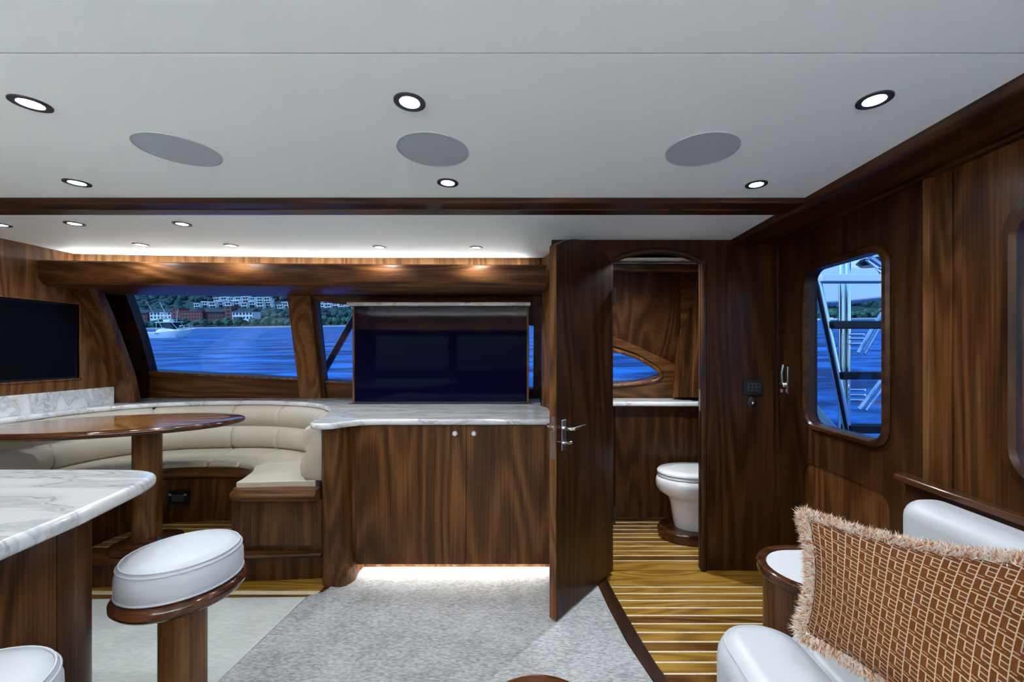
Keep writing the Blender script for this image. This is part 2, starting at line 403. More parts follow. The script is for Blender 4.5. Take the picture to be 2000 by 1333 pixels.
# ---- head bulkhead with arched doorway
OX0, OX1, SPR, CRN = .4475, .985, 1.852, 1.918
def arch(x0, x1, spr, crn, n=18):
    o = []
    for i in range(n + 1):
        t = -1 + 2 * i / n; o.append((x0 + (x1 - x0) * (t + 1) / 2, spr + (crn - spr) * (1 - abs(t) ** 2.2)))
    return o
ar = arch(OX0, OX1, SPR, CRN)
poly = [(.085, 0), (OX0, 0)] + ar + [(OX1, 0), (1.43, 0), (1.43, 2.0), (.085, 2.0)]
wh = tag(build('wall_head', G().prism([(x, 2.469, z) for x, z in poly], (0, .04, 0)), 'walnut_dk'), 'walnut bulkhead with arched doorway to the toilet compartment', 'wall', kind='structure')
ar2 = arch(OX0 - .03, OX1 + .034, SPR + .004, CRN + .030)
apath = [(OX0, 0.0)] + ar + [(OX1, 0.0)]; opath = [(OX0 - .03, 0.0)] + ar2 + [(OX1 + .034, 0.0)]
g = G(); n = len(apath); vs = []
for i in range(n):
    (a, az), (b, bz) = apath[i], opath[i]
    for t, h in ((0, -.01), (0, .014), (.3, .020), (.7, .018), (1, .006), (1, -.01)):
        vs.append((a + (b - a) * t, 2.469 - h, az + (bz - az) * t))
fs = [(i * 6 + q, i * 6 + (q + 1) % 6, (i + 1) * 6 + (q + 1) % 6, (i + 1) * 6 + q) for i in range(n - 1) for q in range(6)]
g.add(vs, fs); build('door_casing', g, 'walnut_dk', wh)
build('strike_plate', G().box(.9835, .9865, 2.478, 2.497, .96, 1.09), 'brushed', wh, bevel=.001)
# partition between the counter and the toilet compartment
pp = [(.085, 2.50), (.085, 2.70), (.075, 2.84), (.052, 2.91), (.035, 2.95), (.03, 3.0), (.03, 3.44), (.115, 3.44), (.115, 2.50)]
wp = tag(build('wall_partition', G().slab(pp, -.01, 2.0), 'walnut_lt', smooth=40), 'warm walnut partition with a rounded nose above the counter end', 'wall', kind='structure')
# head compartment: right wall, ceiling rail
whr = thing('wall_head_inner', (1.43, 2.9, 0), 'walnut lining of the toilet compartment', 'wall', kind='structure')
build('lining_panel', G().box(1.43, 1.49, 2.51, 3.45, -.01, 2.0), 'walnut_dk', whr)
for (ua, ub, va, vb, Y, mt) in ((1340, 1354, 1316, 1332, 3.28, 'walnut'), (1353, 1362, 1328, 1352, 3.24, 'walnut_dk'), (1362, 1376, 1352, 1366, 3.18, 'walnut')):
    a, b, c, d = P(ua, 516, Y), P(ub, 516, Y), P(vb, 777, Y), P(va, 777, Y)
    build('slanted_pilaster', G().prism([a, b, c, d], (0, .06, 0)), mt, whr, bevel=.008)
a, b, c, d = P(1374, 500, 3.2), P(1520, 500, 3.2), P(1520, 777, 3.2), P(1360, 777, 3.2)
build('lining_panel', G().prism([a, b, c, d], (0, .04, 0)), 'walnut_dk', whr)
a = P(1180, 516, 3.05).z
build('cornice', G().box(.115, 1.24, 3.05, 3.12, P(0, 529, 3.05).z, P(0, 515, 3.05).z), 'walnut_x', whr, bevel=.012, seg=3)

# ---- outboard wall (leaning) with the long tapered window
SL = .26
def PW(u, v, off=0):
    y0 = 3.42 + off
    Y = (y0 - SL * (HC - .93)) / (1 - SL * (v - V0) / F)
    return P(u, v, Y)
NW = Vector((0, 1, SL)).normalized()
wf = thing('wall_far', (-1.5, 3.42, .93), 'leaning walnut cabin side around the windows', 'wall', kind='structure')
def wpan(name, pts, mat, off=0, th=.05, par=wf, bevel=.004, sm=35):
    return build(name, G().prism([PW(u, v, off) for u, v in pts], NW * th), mat, par, bevel=bevel, smooth=sm)
# lower board under the sill, upper boards, posts
wpan('sill_board', [(230, 722), (300, 726), (590, 741), (640, 746), (760, 752), (900, 757), (1058, 761), (1200, 750), (1240, 747), (1268, 742), (1286, 735), (1420, 735), (1420, 779), (110, 779), (110, 722)], 'walnut_x', 0, .06, bevel=0)
wpan('header_board', [(110, 470), (110, 555), (238, 557), (562, 580), (619, 589), (700, 598), (840, 612), (960, 628), (1042, 637), (1130, 655), (1193, 680), (1230, 692), (1262, 708), (1285, 722), (1292, 735), (1420, 735), (1420, 470)], 'walnut_x', .012, .05, bevel=0)
wpan('head_panel', [(1060, 500), (1330, 500), (1325, 722), (1318, 712), (1255, 682), (1193, 655), (1060, 615)], 'walnut_dk', -.002, .02, bevel=0)
wpan('header_rail', [(600, 571), (840, 587), (1045, 601), (1045, 620), (840, 604), (600, 586)], 'walnut_x', -.02, .04)
wpan('window_post', [(556, 545), (601, 545), (627, 785), (586, 785)], 'walnut_lt', -.05, .09)
wpan('window_post', [(601, 545), (612, 545), (637, 785), (627, 785)], 'walnut_dk', -.02, .07)
wpan('window_post', [(1043, 545), (1060, 545), (1060, 785), (1041, 785)], 'walnut_dk', -.02, .07)
wpan('header_block', [(940, 545), (975, 545), (972, 600), (940, 600)], 'walnut', -.03, .05)
wpan('window_jamb', [(110, 535), (216, 551), (238, 557), (258, 610), (275, 660), (286, 700), (293, 727), (293, 740), (293, 790), (110, 790)], 'walnut_dk', 0, .07)
# bead around the small tapered window in the toilet compartment
bead = crom([(1150, 664), (1193, 682), (1240, 697), (1275, 716), (1291, 732), (1281, 743), (1245, 749), (1193, 754), (1150, 757)], 6)
build('window_bead', G().tube([PW(u, v, -.004) for u, v in bead], .016, 8), 'walnut_lt', wf)
wpan('window_surround', [(1150, 636), (1193, 655), (1255, 682), (1318, 712), (1318, 780), (1150, 780), (1150, 762), (1250, 754), (1288, 745), (1297, 732), (1280, 712), (1240, 690), (1193, 674), (1150, 658)], 'walnut_x', -.006, .03)
build('sill_bead', G().tube([PW(u, v, -.006) for u, v in ((292, 728), (440, 735), (590, 742))], .011, 8), 'walnut_lt', wf)
build('sill_bead', G().tube([PW(u, v, -.006) for u, v in ((636, 746), (800, 754), (1043, 762))], .011, 8), 'walnut_lt', wf)
wu = thing('wall_hull', (-1, 3.49, 0), 'dark lining of the hull side behind the furniture', 'wall', kind='structure')
build('hull_lining', G().box(-3.7, 1.6, 3.46, 3.52, -.12, .935), 'walnut_dk', wu)
build('inner_top_lining', G().box(-3.7, 1.6, 3.18, 3.52, 1.92, 2.05), 'walnut_dk', wu)
w1 = thing('window_1', (-2.2, 3.4, .98), 'long tinted cabin side window over the dinette ledge', 'window', kind='structure')
wpan('pane', [(215, 545), (575, 570), (600, 752), (280, 740)], 'glass', .03, .006, w1, 0)
w3 = thing('window_3', (-.3, 3.4, .98), 'tapering tinted cabin side window behind the raised screen', 'window', kind='structure')
wpan('pane', [(605, 575), (840, 600), (1050, 630), (1200, 672), (1310, 730), (1280, 755), (1050, 775), (620, 760)], 'glass', .03, .006, w3, 0)

# ---- forward (left) wall, screen recess and the curved arch post
wl = thing('wall_left', (XL, 2.0, 0), 'walnut forward wall with inset screen', 'wall', kind='structure')
arcp = crom([(2.66, 1.99), (2.76, 1.86), (2.84, 1.70), (2.93, 1.50), (3.02, 1.27), (3.10, 1.055)], 5)
TY0, TY1, TZ0, TZ1 = 1.9, 2.85, 1.135, 1.645
build('wall_panel', G().prism([(XL, a, b) for a, b in [(TY1, 1.055)] + arcp[::-1] + [(TY1 - .3, 2.0), (TY1 - .3, TZ1), (TY1, TZ1)]], (-.06, 0, 0)), 'walnut_lt', wl)
build('wall_panel', G().box(XL - .06, XL, TY0, TY1 - .3, TZ1, 2.0), 'walnut_lt', wl)
build('wall_panel', G().box(XL - .06, XL, TY0, TY1, 1.055, TZ0), 'walnut_lt', wl)
build('wall_panel', G().box(XL - .06, XL, YB, TY0, -.01, 2.0), 'walnut_lt', wl)
build('wall_base', G().box(XL - .06, XL, TY0, 3.09, -.01, 1.055), 'walnut', wl)
build('corner_lining', G().box(-3.66, -3.60, 2.6, 3.5, -.1, 2.0), 'walnut_dk', wl)
build('corner_lining', G().box(-3.62, XL - .06, 2.56, 2.62, -.1, 2.0), 'walnut_dk', wl)
build('cove_end_panel', G().box(XL - .05, XL - .012, 2.58, 2.96, 1.76, 2.0), 'walnut_lt', wl)
build('ledge_corner', G().box(-3.58, XL - .001, 3.10, 3.415, .895, .93), 'marble', wl)
build('screen_bead', G().box(XL - .02, XL + .006, TY1, TY1 + .012, TZ0 - .012, TZ1 + .012), 'walnut_lt', wl, bevel=.002)
build('screen_bead', G().box(XL - .02, XL + .006, TY0, TY1 + .012, TZ1, TZ1 + .012), 'walnut_lt', wl, bevel=.002)
build('screen_bead', G().box(XL - .02, XL + .006, TY0, TY1 + .012, TZ0 - .012, TZ0), 'walnut_lt', wl, bevel=.002)
tl = thing('wall_screen', (XL, 2.4, 1.1), 'flat black television set into the forward walnut wall', 'television')
build('bezel', G().box(XL - .05, XL - .012, TY0, TY1 - .001, TZ0 + .001, TZ1 - .001), 'black', tl, bevel=.002)
build('screen', G().box(XL - .013, XL - .010, TY0 + .01, TY1 - .012, TZ0 + .012, TZ1 - .012), 'screen_matt', tl)
# arch post
g = G(); vs = []; pr = [(0, 0), (.0, -.02), (.125, -.02), (.145, 0), (.145, .05), (0, .05)]
ap2 = crom([(2.78, 1.84), (2.85, 1.70), (2.935, 1.50), (3.02, 1.27), (3.075, 1.10), (3.11, .93)], 6)
for i, (yy, zz) in enumerate(ap2):
    a = ap2[max(i - 1, 0)]; b = ap2[min(i + 1, len(ap2) - 1)]; d = Vector((b[0] - a[0], b[1] - a[1])).normalized(); nr = Vector((-d.y, d.x))
    for (o, h) in pr: vs.append((XL + o - .01, yy + nr.x * h, zz + nr.y * h))
fs = [(i * 6 + q, i * 6 + (q + 1) % 6, (i + 1) * 6 + (q + 1) % 6, (i + 1) * 6 + q) for i in range(len(ap2) - 1) for q in range(6)]
fs += [tuple(range(6)), tuple(range((len(ap2) - 1) * 6, len(ap2) * 6))]
g.add(vs, fs)
apo = tag(build('trim_3', g, 'walnut', bevel=.006), 'curved walnut arch post between forward wall and side window', 'trim', kind='structure')

# ---- valance with cove light
vp = crom([(XL, 2.635), (-2.6, 2.69), (-1.6, 2.745), (-.6, 2.775), (.06, 2.79)], 6)
vpr = [(o, z - .014) for o, z in [(.0, 1.918), (-.012, 1.922), (-.022, 1.912), (-.028, 1.87), (-.018, 1.80), (.005, 1.772), (.05, 1.762), (.46, 1.762), (.46, 1.78), (.05, 1.785), (.02, 1.80), (.016, 1.918)]]
va = tag(build('trim_4', G().sweep(vp, [(-o, z) for o, z in vpr], side=1), 'walnut_x'), 'rounded walnut light valance above the side windows', 'valance', kind='structure')
bp_ = [(x, y + .19) for x, y in vp]
build('cove_back', G().sweep(bp_, [(0, 1.78), (0, 2.0), (-.03, 2.0), (-.03, 1.78)]), 'walnut_lt', va)
cv = tag(build('light_strip', G().sweep([(x, y + .150) for x, y in vp[:-2]], [(.008, 1.916), (-.008, 1.916), (-.008, 1.926), (.008, 1.926)]), 'tape'), 'continuous glowing light strip lying in the valance cove', 'light strip')
build('strip_channel', G().sweep([(x, y + .15) for x, y in vp], [(.02, 1.786), (-.02, 1.786), (-.02, 1.915), (.02, 1.915)]), 'walnut_x', va)

# ---- wall behind the viewer, same build: lower board, windows, upper board (seen in reflections)
wb = thing('wall_back', (-.9, YB, 0), 'walnut cabin side with three windows opposite the dinette', 'wall', kind='structure')
build('lower_board', G().box(-3.3, 1.5, YB - .06, YB, -.02, .95), 'walnut', wb)
build('upper_board', G().box(-3.3, 1.5, YB - .06, YB, 1.60, 2.02), 'walnut_x', wb)
for (xa, xb) in ((-3.3, -3.1), (-1.7, -1.55), (-.15, 0), (1.25, 1.5)):
    build('window_post', G().box(xa, xb, YB - .06, YB, .95, 1.60), 'walnut', wb)
for i, (xa, xb) in enumerate(((-3.1, -1.7), (-1.55, -.15), (0, 1.25))):
    wn = thing('window_%d' % (4 + i), (xa, YB, 1.0), 'tinted side window %s in the opposite cabin side' % ('by the forward wall', 'between the two posts', 'by the aft bulkhead')[i], 'window', kind='structure')
    build('pane', G().box(xa, xb, YB - .035, YB - .03, .95, 1.60), 'glass', wn)
vb = tag(build('trim_5', G().box(-3.19, 1.2, YB + .02, YB + .26, 1.62, 1.69), 'walnut_x', bevel=.01), 'unseen walnut valance set low for the ceiling wash over the opposite windows', 'valance', kind='structure')  # out of view, lowered so the strip's wash reaches across the ceiling
build('added_strip_lip', G().box(-3.19, 1.2, YB + .245, YB + .26, 1.688, 1.709), 'walnut_x', vb)  # added to keep the strip out of the screen's reflection
tag(build('light_strip', G().box(-3.1, 1.1, YB + .10, YB + .12, 1.691, 1.70), 'added_wash_tape'), 'unseen added strip brightening the ceiling above the opposite windows', 'light strip')  # unseen strip added to brighten the ceiling

# ================================================================== DOWNLIGHTS, SPEAKERS
def lamp(loc, watts):
    ld = bpy.data.lights.new('downlight_lamp', 'SPOT'); ld.energy = watts; ld.spot_size = R(150); ld.spot_blend = .7
    ld.shadow_soft_size = .024; ld.color = (.88, .94, 1.0)
    o = bpy.data.objects.new('downlight_lamp', ld); C.objects.link(o); o.location = loc; return o
def downlight(x, y, label, group):
    t = thing('downlight', (x, y, ZC), label, 'light', group)
    build('bezel', G().ringlathe([(.0415, 0.001), (.041, -.0035), (.034, -.005), (.026, -.003), (.025, .001)], (x, y, ZC), 28), 'ring', t)
    build('lens', G().lathe([(.026, .0), (.0255, -.001), (.018, -.0032), (0, -.004)], (x, y, ZC), 24), 'lens', t)
    o = lamp((0, 0, -.012), DOWN_W); o.parent = t
    return t
ga = 'round recessed downlights in the main headliner'
for (x, y, lab) in ((-1.364, 1.102, 'recessed downlight above the island, between headliner seam and dinette end speaker'),
                    (-.342, 1.095, 'recessed downlight between the headliner seam and the middle ceiling speaker'),
                    (.893, 1.086, 'recessed downlight beside the walnut soffit, between headliner seam and speaker'),
                    (-1.826, 1.624, 'recessed downlight between the ceiling beam and the dinette end speaker'),
                    (-.356, 1.624, 'recessed downlight between the ceiling beam and the middle speaker'),
                    (.876, 1.64, 'recessed downlight between the ceiling beam and the speaker by the soffit'),
                    (-2.6, 1.102, 'added unseen downlight above the far end of the galley island')):  # last lamp is outside the view, added for its light
    downlight(x, y, lab, ga)
for x in (-2.6, -1.364, -.342, .75):  # unseen row behind the camera, added to supply light
    downlight(x, -.3, 'added unseen downlight in the headliner panel near the opposite windows', 'added unseen downlights near the opposite windows')
for (x, y) in ((-2.43, 2.15), (-1.87, 2.155), (-2.846, 2.17)):
    downlight(x, y, 'recessed downlight above the dinette in the row along the beam', 'dinette downlights along the beam')
for (x, y) in ((-2.50, 2.58), (-1.945, 2.60)):
    next(c for c in downlight(x, y, 'recessed downlight above the dinette in the row along the valance', 'dinette downlights along the valance').children if c.type == 'LIGHT').data.energy = DOWN_W * .85
for (x, y) in ((-1.02, 2.643), (-.398, 2.655)):
    next(c for c in downlight(x, y, 'recessed downlight above the cabinet in the row along the valance', 'cabinet downlights along the valance').children if c.type == 'LIGHT').data.energy = DOWN_W * 1.25
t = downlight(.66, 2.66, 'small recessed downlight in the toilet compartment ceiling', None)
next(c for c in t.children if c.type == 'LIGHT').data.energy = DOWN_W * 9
build('ceiling_panel', G().box(.115, 1.44, 2.5, 3.3, ZC, 2.021), 'ceiling', ce)
for (u, lab) in ((349, 'flush round grey ceiling speaker beyond the dinette end of the row'), (846, 'flush round grey ceiling speaker in the middle of the row of three'), (1371, 'flush round grey ceiling speaker nearest the walnut soffit')):
    x = (u - U0) / F * 1.36
    s = thing('ceiling_speaker', (x, 1.36, ZC), lab, 'speaker', 'flush ceiling speakers')
    build('grille', G().lathe([(0, -.002), (.112, -.002), (.1125, .002)], (x, 1.36, ZC), 48), 'speaker', s)
    build('rim', G().ringlathe([(.1165, .001), (.1165, -.003), (.113, -.003), (.113, .001)], (x, 1.36, ZC), 48), 'speaker', s)

# ================================================================== CARPET, RUNNER, BORDER
cb = [(2.45, .335), (2.293, .3397), (2.103, .3628), (1.8505, .4025), (1.639, .458), (1.3, .575), (.9, .77), (.2, 1.24), (-1.6, 1.35)]
poly = [(-1.30, -1.6), (-1.285, 1.2), (-1.272, 1.639), (-1.232, 2.198), (-1.17, 2.235), (-1.09, 2.495), (.335, 2.495)] + [(x, y) for y, x in cb]
tag(build('carpet', G().slab(poly, -.011, .010), 'carpet', bevel=.004), 'light beige woven carpet in front of the walnut cabinet', 'carpet')
poly = [(-1.30, -1.5), (-1.289, 1.2), (-1.276, 1.639), (-1.238, 2.195), (-2.37, 2.175), (-3.0, 2.16), (-3.0, -1.5)]
tag(build('runner_rug', G().slab(poly, -.011, .007), 'runner', bevel=.002), 'pale flatwoven runner on the galley floor beside the island', 'rug')
bo = [(2.464, .395), (2.323, .405), (2.103, .434), (1.841, .476), (1.639, .522), (1.3, .64), (.9, .83), (.2, 1.3)]
bi = [(2.464, .337), (2.293, .342), (2.103, .365), (1.8505, .405), (1.639, .461), (1.3, .578), (.9, .773), (.2, 1.243)]
o_ = crom([(x, y) for y, x in bo], 5); i_ = crom([(x, y) for y, x in bi], 5)
tag(build('trim_6', G().slab(o_ + i_[::-1], -.011, .012), 'walnut_dky', bevel=.004), 'curved dark wooden strip between carpet and teak floor', 'trim', kind='structure')

# ================================================================== CABINET, COUNTERTOP, RISING SCREEN
CX0, CX1 = -1.06, .084
cab = thing('media_cabinet', (-.5, 2.8, 0), 'walnut cabinet with two plain doors under the marble counter', 'cabinet')
build('body', G().box(CX0, .072, 2.402, 2.80, .09, .894), 'walnut', cab)
build('toe_kick', G().box(CX0, CX1, 2.50, 2.53, .0, .09), 'walnut_lt', cab)
for i, (xa, xb, kx) in enumerate(((CX0 + .004, -.4165, -.478), (-.4135, CX1 - .003, -.368))):
    d = build('door', G().box(xa, xb, 2.382, 2.4015, .082, .889), 'walnut_fig', cab, bevel=.002)
    prof = [(0, .024), (.011, .024), (.015, .019), (.0155, .012), (.010, .008), (.007, .0)]
    g = G().lathe(prof[::-1], (0, 0, 0), 24); g.v = [(kx + a, 2.382 - c, .846 + b) for a, b, c in g.v]
    build('knob', g, 'knob', d)
build('filler_strip', G().box(CX0 - .03, CX0, 2.39, 2.42, .06, .894), 'walnut', cab, bevel=.003)
for u in (738, 813, 887):
    x = (u - U0) / F * 2.40
    pts = [(x + .021 * math.cos(R(a)), 2.405, .083 + .020 * math.sin(R(a))) for a in range(180, 361, 20)]
    b = build('half_round_fitting', G().prism(pts, (0, .012, 0)), 'white_gel', cab, bevel=.002)
    build('fitting_slot', G().box(x - .012, x + .012, 2.403, 2.406, .070, .075), 'black', b)
tag(build('light_strip', G().box(CX0 + .02, CX1 - .02, 2.455, 2.470, .078, .086), 'toe_tape'), 'glowing light strip under the walnut cabinet', 'light strip')
# rounded corner column
cp = crom([(-1.235, 2.52), (-1.238, 2.40), (-1.222, 2.325), (-1.175, 2.292), (-1.125, 2.31), (-1.092, 2.365), (-1.075, 2.42), (-1.06, 2.46)], 5)
g = G(); vs = []; n = len(cp) + 1
levels = [(.0, .055), (.03, .05), (.08, .032), (.15, .013), (.24, .0), (.895, 0)]
for (z, fl_) in levels:
    for i, (x, y) in enumerate(cp + [(-1.06, 2.6)]):
        wgt = max(0, min(1, (x + 1.17) / .06)) * max(0, min(1, (2.45 - y) / .06))
        vs.append((x + fl_ * wgt * .7, y - fl_ * wgt * .8, z))
fs = [(q * n + i, q * n + i + 1, (q + 1) * n + i + 1, (q + 1) * n + i) for q in range(len(levels) - 1) for i in range(n - 1)]
fs += [tuple(range(n)), tuple(range((len(levels) - 1) * n, len(levels) * n))]
fs += [(q * n + n - 1, q * n, (q + 1) * n, (q + 1) * n + n - 1) for q in range(len(levels) - 1)]
g.add(vs, fs)
tag(build('corner_column', g, 'walnut', smooth=50), 'rounded walnut corner column with flared foot between dinette and cabinet', 'column')

LEDGE = [(-3.12, 1.70), (-3.12, 2.37), (-3.07, 2.85), (-2.80, 3.13), (-2.40, 3.21), (-2.06, 3.21), (-1.68, 3.07), (-1.42, 2.80), (-1.31, 2.52), (-1.285, 2.37)]
led = crom(LEDGE, 8)
tipc = crom([(-1.285, 2.37), (-1.265, 2.275), (-1.20, 2.222), (-1.12, 2.235), (-1.06, 2.30), (-.99, 2.345), (-.90, 2.358)], 5)
poly = led + tipc[1:] + [(.088, 2.358), (.088, 2.70), (.078, 2.84), (.03, 2.95), (.028, 3.415), (-3.19, 3.415), (-3.19, 1.70)]
ct = tag(build('countertop', G().slab(poly, .895, .93), 'marble', bevel=.014, seg=3, smooth=60, ang=50), 'long white veined marble countertop sweeping around the dinette', 'countertop')
build('upstand', G().box(XL, XL + .018, 1.70, 3.07, .93, 1.055), 'marble', ct, bevel=.003)

TYS = 3.05
tv = thing('rising_screen', (-.72, TYS, .93), 'large dark television raised on a lift from the marble counter', 'television')
x0, x1 = -1.376, -.066
build('screen', G().box(x0 + .014, x1 - .014, TYS, TYS + .03, .945, 1.652), 'screen', tv, bevel=.001)
for xa, xb in ((x0, x0 + .014), (x1 - .014, x1)):
    build('side_trim', G().box(xa, xb, TYS - .006, TYS + .09, .931, 1.655), 'walnut_lt', tv, bevel=.002)
build('back_box', G().box(x0 + .014, x1 - .014, TYS + .031, TYS + .09, .931, 1.655), 'walnut', tv)
build('lid', G().box(x0 - .035, x1 + .015, TYS - .03, TYS + .13, 1.656, 1.684), 'marble', tv, bevel=.006)
build('bottom_bezel', G().box(x0 + .014, x1 - .014, TYS - .003, TYS + .02, .931, .944), 'ring', tv)
build('slot_plate', G().box(x0 - .02, x1 + .03, TYS - .03, TYS - .008, .9302, .934), 'black', tv)

# ================================================================== TOILET DOOR (open leaf)
HX, HY = .4475, 2.425
ang = math.atan2(1.978 - HY, .0915 - HX); DW = math.hypot(1.978 - HY, .0915 - HX)
dl = thing('toilet_door', (HX, HY, 0), 'open arched walnut door of the toilet compartment with steel lever handle', 'door')
dl['_at'] = (0, 0, 0); dl.rotation_euler.z = ang
top = [(x, z + .0) for x, z in arch(0, DW, 1.838, 1.912)]
build('leaf', G().prism([(0, 0, .02), (DW, 0, .02)] + [(x, 0, z) for x, z in top[::-1]], (0, -.042, 0)), 'walnut_dk', dl, bevel=.003)
build('edge_banding', G().box(DW, DW + .002, -.041, -.001, .022, 1.836), 'walnut_lt', dl)
hp = build('handle_plate', G().box(DW - .075, DW - .038, 0, .006, .835, .985), 'brushed', dl, bevel=.003)
build('lever', G().tube([(DW - .056, .004, .945), (DW - .056, .045, .945), (DW - .066, .055, .945), (DW - .17, .057, .947)], .0085, 10), 'chrome', hp)
build('thumb_turn', G().tube([(DW - .056, .004, .872), (DW - .056, .026, .872), (DW - .08, .034, .874)], .007, 8), 'chrome', hp)
hq = build('handle_plate', G().box(DW - .075, DW - .038, -.048, -.042, .835, .985), 'brushed', dl, bevel=.003)
build('lever', G().tube([(DW - .056, -.046, .945), (DW - .056, -.09, .945), (DW - .066, -.10, .945), (DW - .17, -.102, .947)], .0085, 10), 'chrome', hq)
lk = build('lock_faceplate', G().box(DW + .002, DW + .0045, -.032, -.010, .80, 1.005), 'brushed', dl, bevel=.001)
build('latch_bolt', G().box(DW + .004, DW + .016, -.028, -.014, .935, .962), 'chrome', lk, bevel=.003)
for z in (.3, 1.6):
    build('hinge', G().tube([(.0, .008, z), (.0, .008, z + .1)], .007, 8), 'black', dl)

# ================================================================== DINETTE
SZ = .575
din = thing('dinette_bench', (-2.2, 2.9, .165), 'curved tan leather dinette bench with walnut base around the table', 'bench')
FRONT = [(-2.60, 1.70), (-2.60, 2.37), (-2.58, 2.60), (-2.48, 2.715), (-2.25, 2.75), (-2.05, 2.75), (-1.89, 2.70), (-1.79, 2.58), (-1.735, 2.42), (-1.72, 2.335)]
fr = crom(FRONT, 8)
cprof = [(-.03, .893), (.03, .895), (.062, .875), (.075, .835), (.072, .785), (.055, .752), (.047, .742), (.058, .732), (.082, .70), (.090, .655), (.085, .605), (.06, .578), (-.03, .57)]
def cut(path, a, b):
    n = len(path) - 1; i0, i1 = int(round(a * n)), int(round(b * n)); return path[i0:i1 + 1]
def soften(path, e=.012):
    """add a short end step so that every cushion rolls off into its seam"""
    p = [Vector(q) for q in path]
    a = p[0] + (p[1] - p[0]).normalized() * e; b = p[-1] + (p[-2] - p[-1]).normalized() * e
    return [tuple(p[0]), tuple(a)] + [tuple(q) for q in p[1:-1]] + [tuple(b), tuple(p[-1])]
secs = [0, .15, .305, .46, .585, .735, 1.0]
for a, b in zip(secs, secs[1:]):
    seg_ = soften(cut(led, a, b))
    build('back_cushion', G().sweep(seg_, cprof, side=1, pinch=.28), 'tan', din, smooth=75)
for a, b in zip(secs, secs[1:]):
    ba = [ (x, y) for x, y in cut(led, a, b)]; fa = cut(fr, a, b)
    build('seat_cushion', G().slab(ba + fa[::-1], .515, SZ), 'tan', din, bevel=.026, seg=4, smooth=75, ang=50)
rail = fr + [(-1.70, 2.318), (-1.66, 2.312), (-1.55, 2.312), (-1.242, 2.312)]
rail = fr[:-1] + crom([fr[-1], (-1.70, 2.322), (-1.66, 2.310), (-1.55, 2.308), (-1.242, 2.308)], 5)
rp = [(o, z + .047) for o, z in [(-.05, .43), (.012, .43), (.026, .438), (.032, .455), (.026, .472), (.018, .478), (.016, .488), (.010, .497), (-.05, .497)]]
build('seat_rail', G().sweep(rail, rp, side=1), 'walnut_x', din, smooth=50)
base = [(x, y) for x, y in fr[:-4]]
build('base_panel', G().sweep(base + [(-1.71, 2.50), (-1.705, 2.37)], [(-.05, .167), (-.03, .167), (-.03, .479), (-.05, .479)], side=1), 'walnut', din)
build('end_panel', G().box(-1.695, -1.235, 2.372, 2.392, .167, .479), 'walnut', din)
dr = build('drawer_front', G().box(-1.655, -1.240, 2.352, 2.371, .205, .474), 'walnut_fig', din, bevel=.002)
build('drawer_pull', G().prism([(-1.468 + .026 * math.cos(R(a)), 2.335, .475 + .014 * math.sin(R(a))) for a in range(180, 361, 20)], (0, .017, 0)), 'chrome', dr, bevel=.003)
ob = thing('power_outlet', (-2.05, 2.77, .36), 'black power outlet on the dinette bench base', 'outlet')
q = P(353, 970, 2.765); 
build('plate', G().box(q.x - .062, q.x + .062, 2.742, 2.772, q.z - .043, q.z + .043), 'black', ob, bevel=.006)
build('socket_face', G().box(q.x - .04, q.x + .04, 2.738, 2.743, q.z - .026, q.z + .018), 'display', ob, bevel=.003)
for s_ in (-1, 1): build('indicator', G().box(q.x + s_ * .05 - .008, q.x + s_ * .05 + .008, 2.738, 2.743, q.z + .012, q.z + .024), 'speaker', ob)
# dinette platform
pf = thing('dinette_platform', (-2.2, 2.6, 0), 'raised walnut step platform carrying the dinette, striped teak on top', 'platform')
pe = [(XL, 2.215), (-2.38, 2.275), (-1.24, 2.36)]
build('riser', G().slab([(XL, 2.24), (-2.38, 2.30), (-1.24, 2.384), (-1.24, 3.44), (XL, 3.44)], -.01, .135), 'walnut', pf)
build('step_nosing', G().sweep(crom(pe, 6), [(-.10, .136), (.0, .136), (.014, .142), (.018, .152), (.012, .163), (.0, .166), (-.10, .166)], side=1), 'walnut_x', pf, smooth=50)
y = 2.40; k = 0
build('plank', G().slab([(XL, 2.31), (-2.38, 2.372), (-1.7, 2.42), (-1.7, 2.46), (XL, 2.40)], .136, .1655), 'teak_b', pf)
y = 2.415
while y < 2.80:
    build('holly_strip', G().box(-2.66, -1.70, y, y + .009, .136, .1662), 'holly', pf, smooth=0)
    build('plank', G().box(-2.66, -1.70, y + .0095, y + .061, .136, .1655), 'teak', pf, smooth=0)
    y += .0615
# table
TX, TY, TZ = -2.45, 2.38, .91; TA, TB, TR = .64, .345, R(17)
tb = thing('dinette_table', (-2.33, 2.445, .165), 'oval varnished dinette table with sunburst veneer on a walnut pedestal', 'table')
prof = [(.86, -.0005), (.965, -.0005), (.99, -.006), (1.0, -.017), (.99, -.028), (.96, -.034), (.86, -.034)]
g = G()
for i in range(1): g.ringlathe(prof, (TX, TY, TZ), 72, TA, TB, TR)
build('table_rim', g, 'gloss', tb, smooth=60)
NWD = 14
for i in range(NWD):
    a0, a1 = 2 * math.pi * i / NWD, 2 * math.pi * (i + 1) / NWD; am = (a0 + a1) / 2
    pts = [(0, 0)] + [(.862 * math.cos(a0 + (a1 - a0) * q / 5) * TA, .862 * math.sin(a0 + (a1 - a0) * q / 5) * TB) for q in range(6)]
    rr = math.atan2(math.sin(am) * TB, math.cos(am) * TA)
    loc = [(x * math.cos(-rr) - y * math.sin(-rr), x * math.sin(-rr) + y * math.cos(-rr)) for x, y in pts]
    ob_ = build('veneer_wedge', G().slab(loc, -.034, 0), 'burst', None, smooth=0)
    ob_.parent = tb; ob_.location = Vector((TX, TY, TZ)) - Vector(tb['_at']); ob_.rotation_euler.z = TR + rr
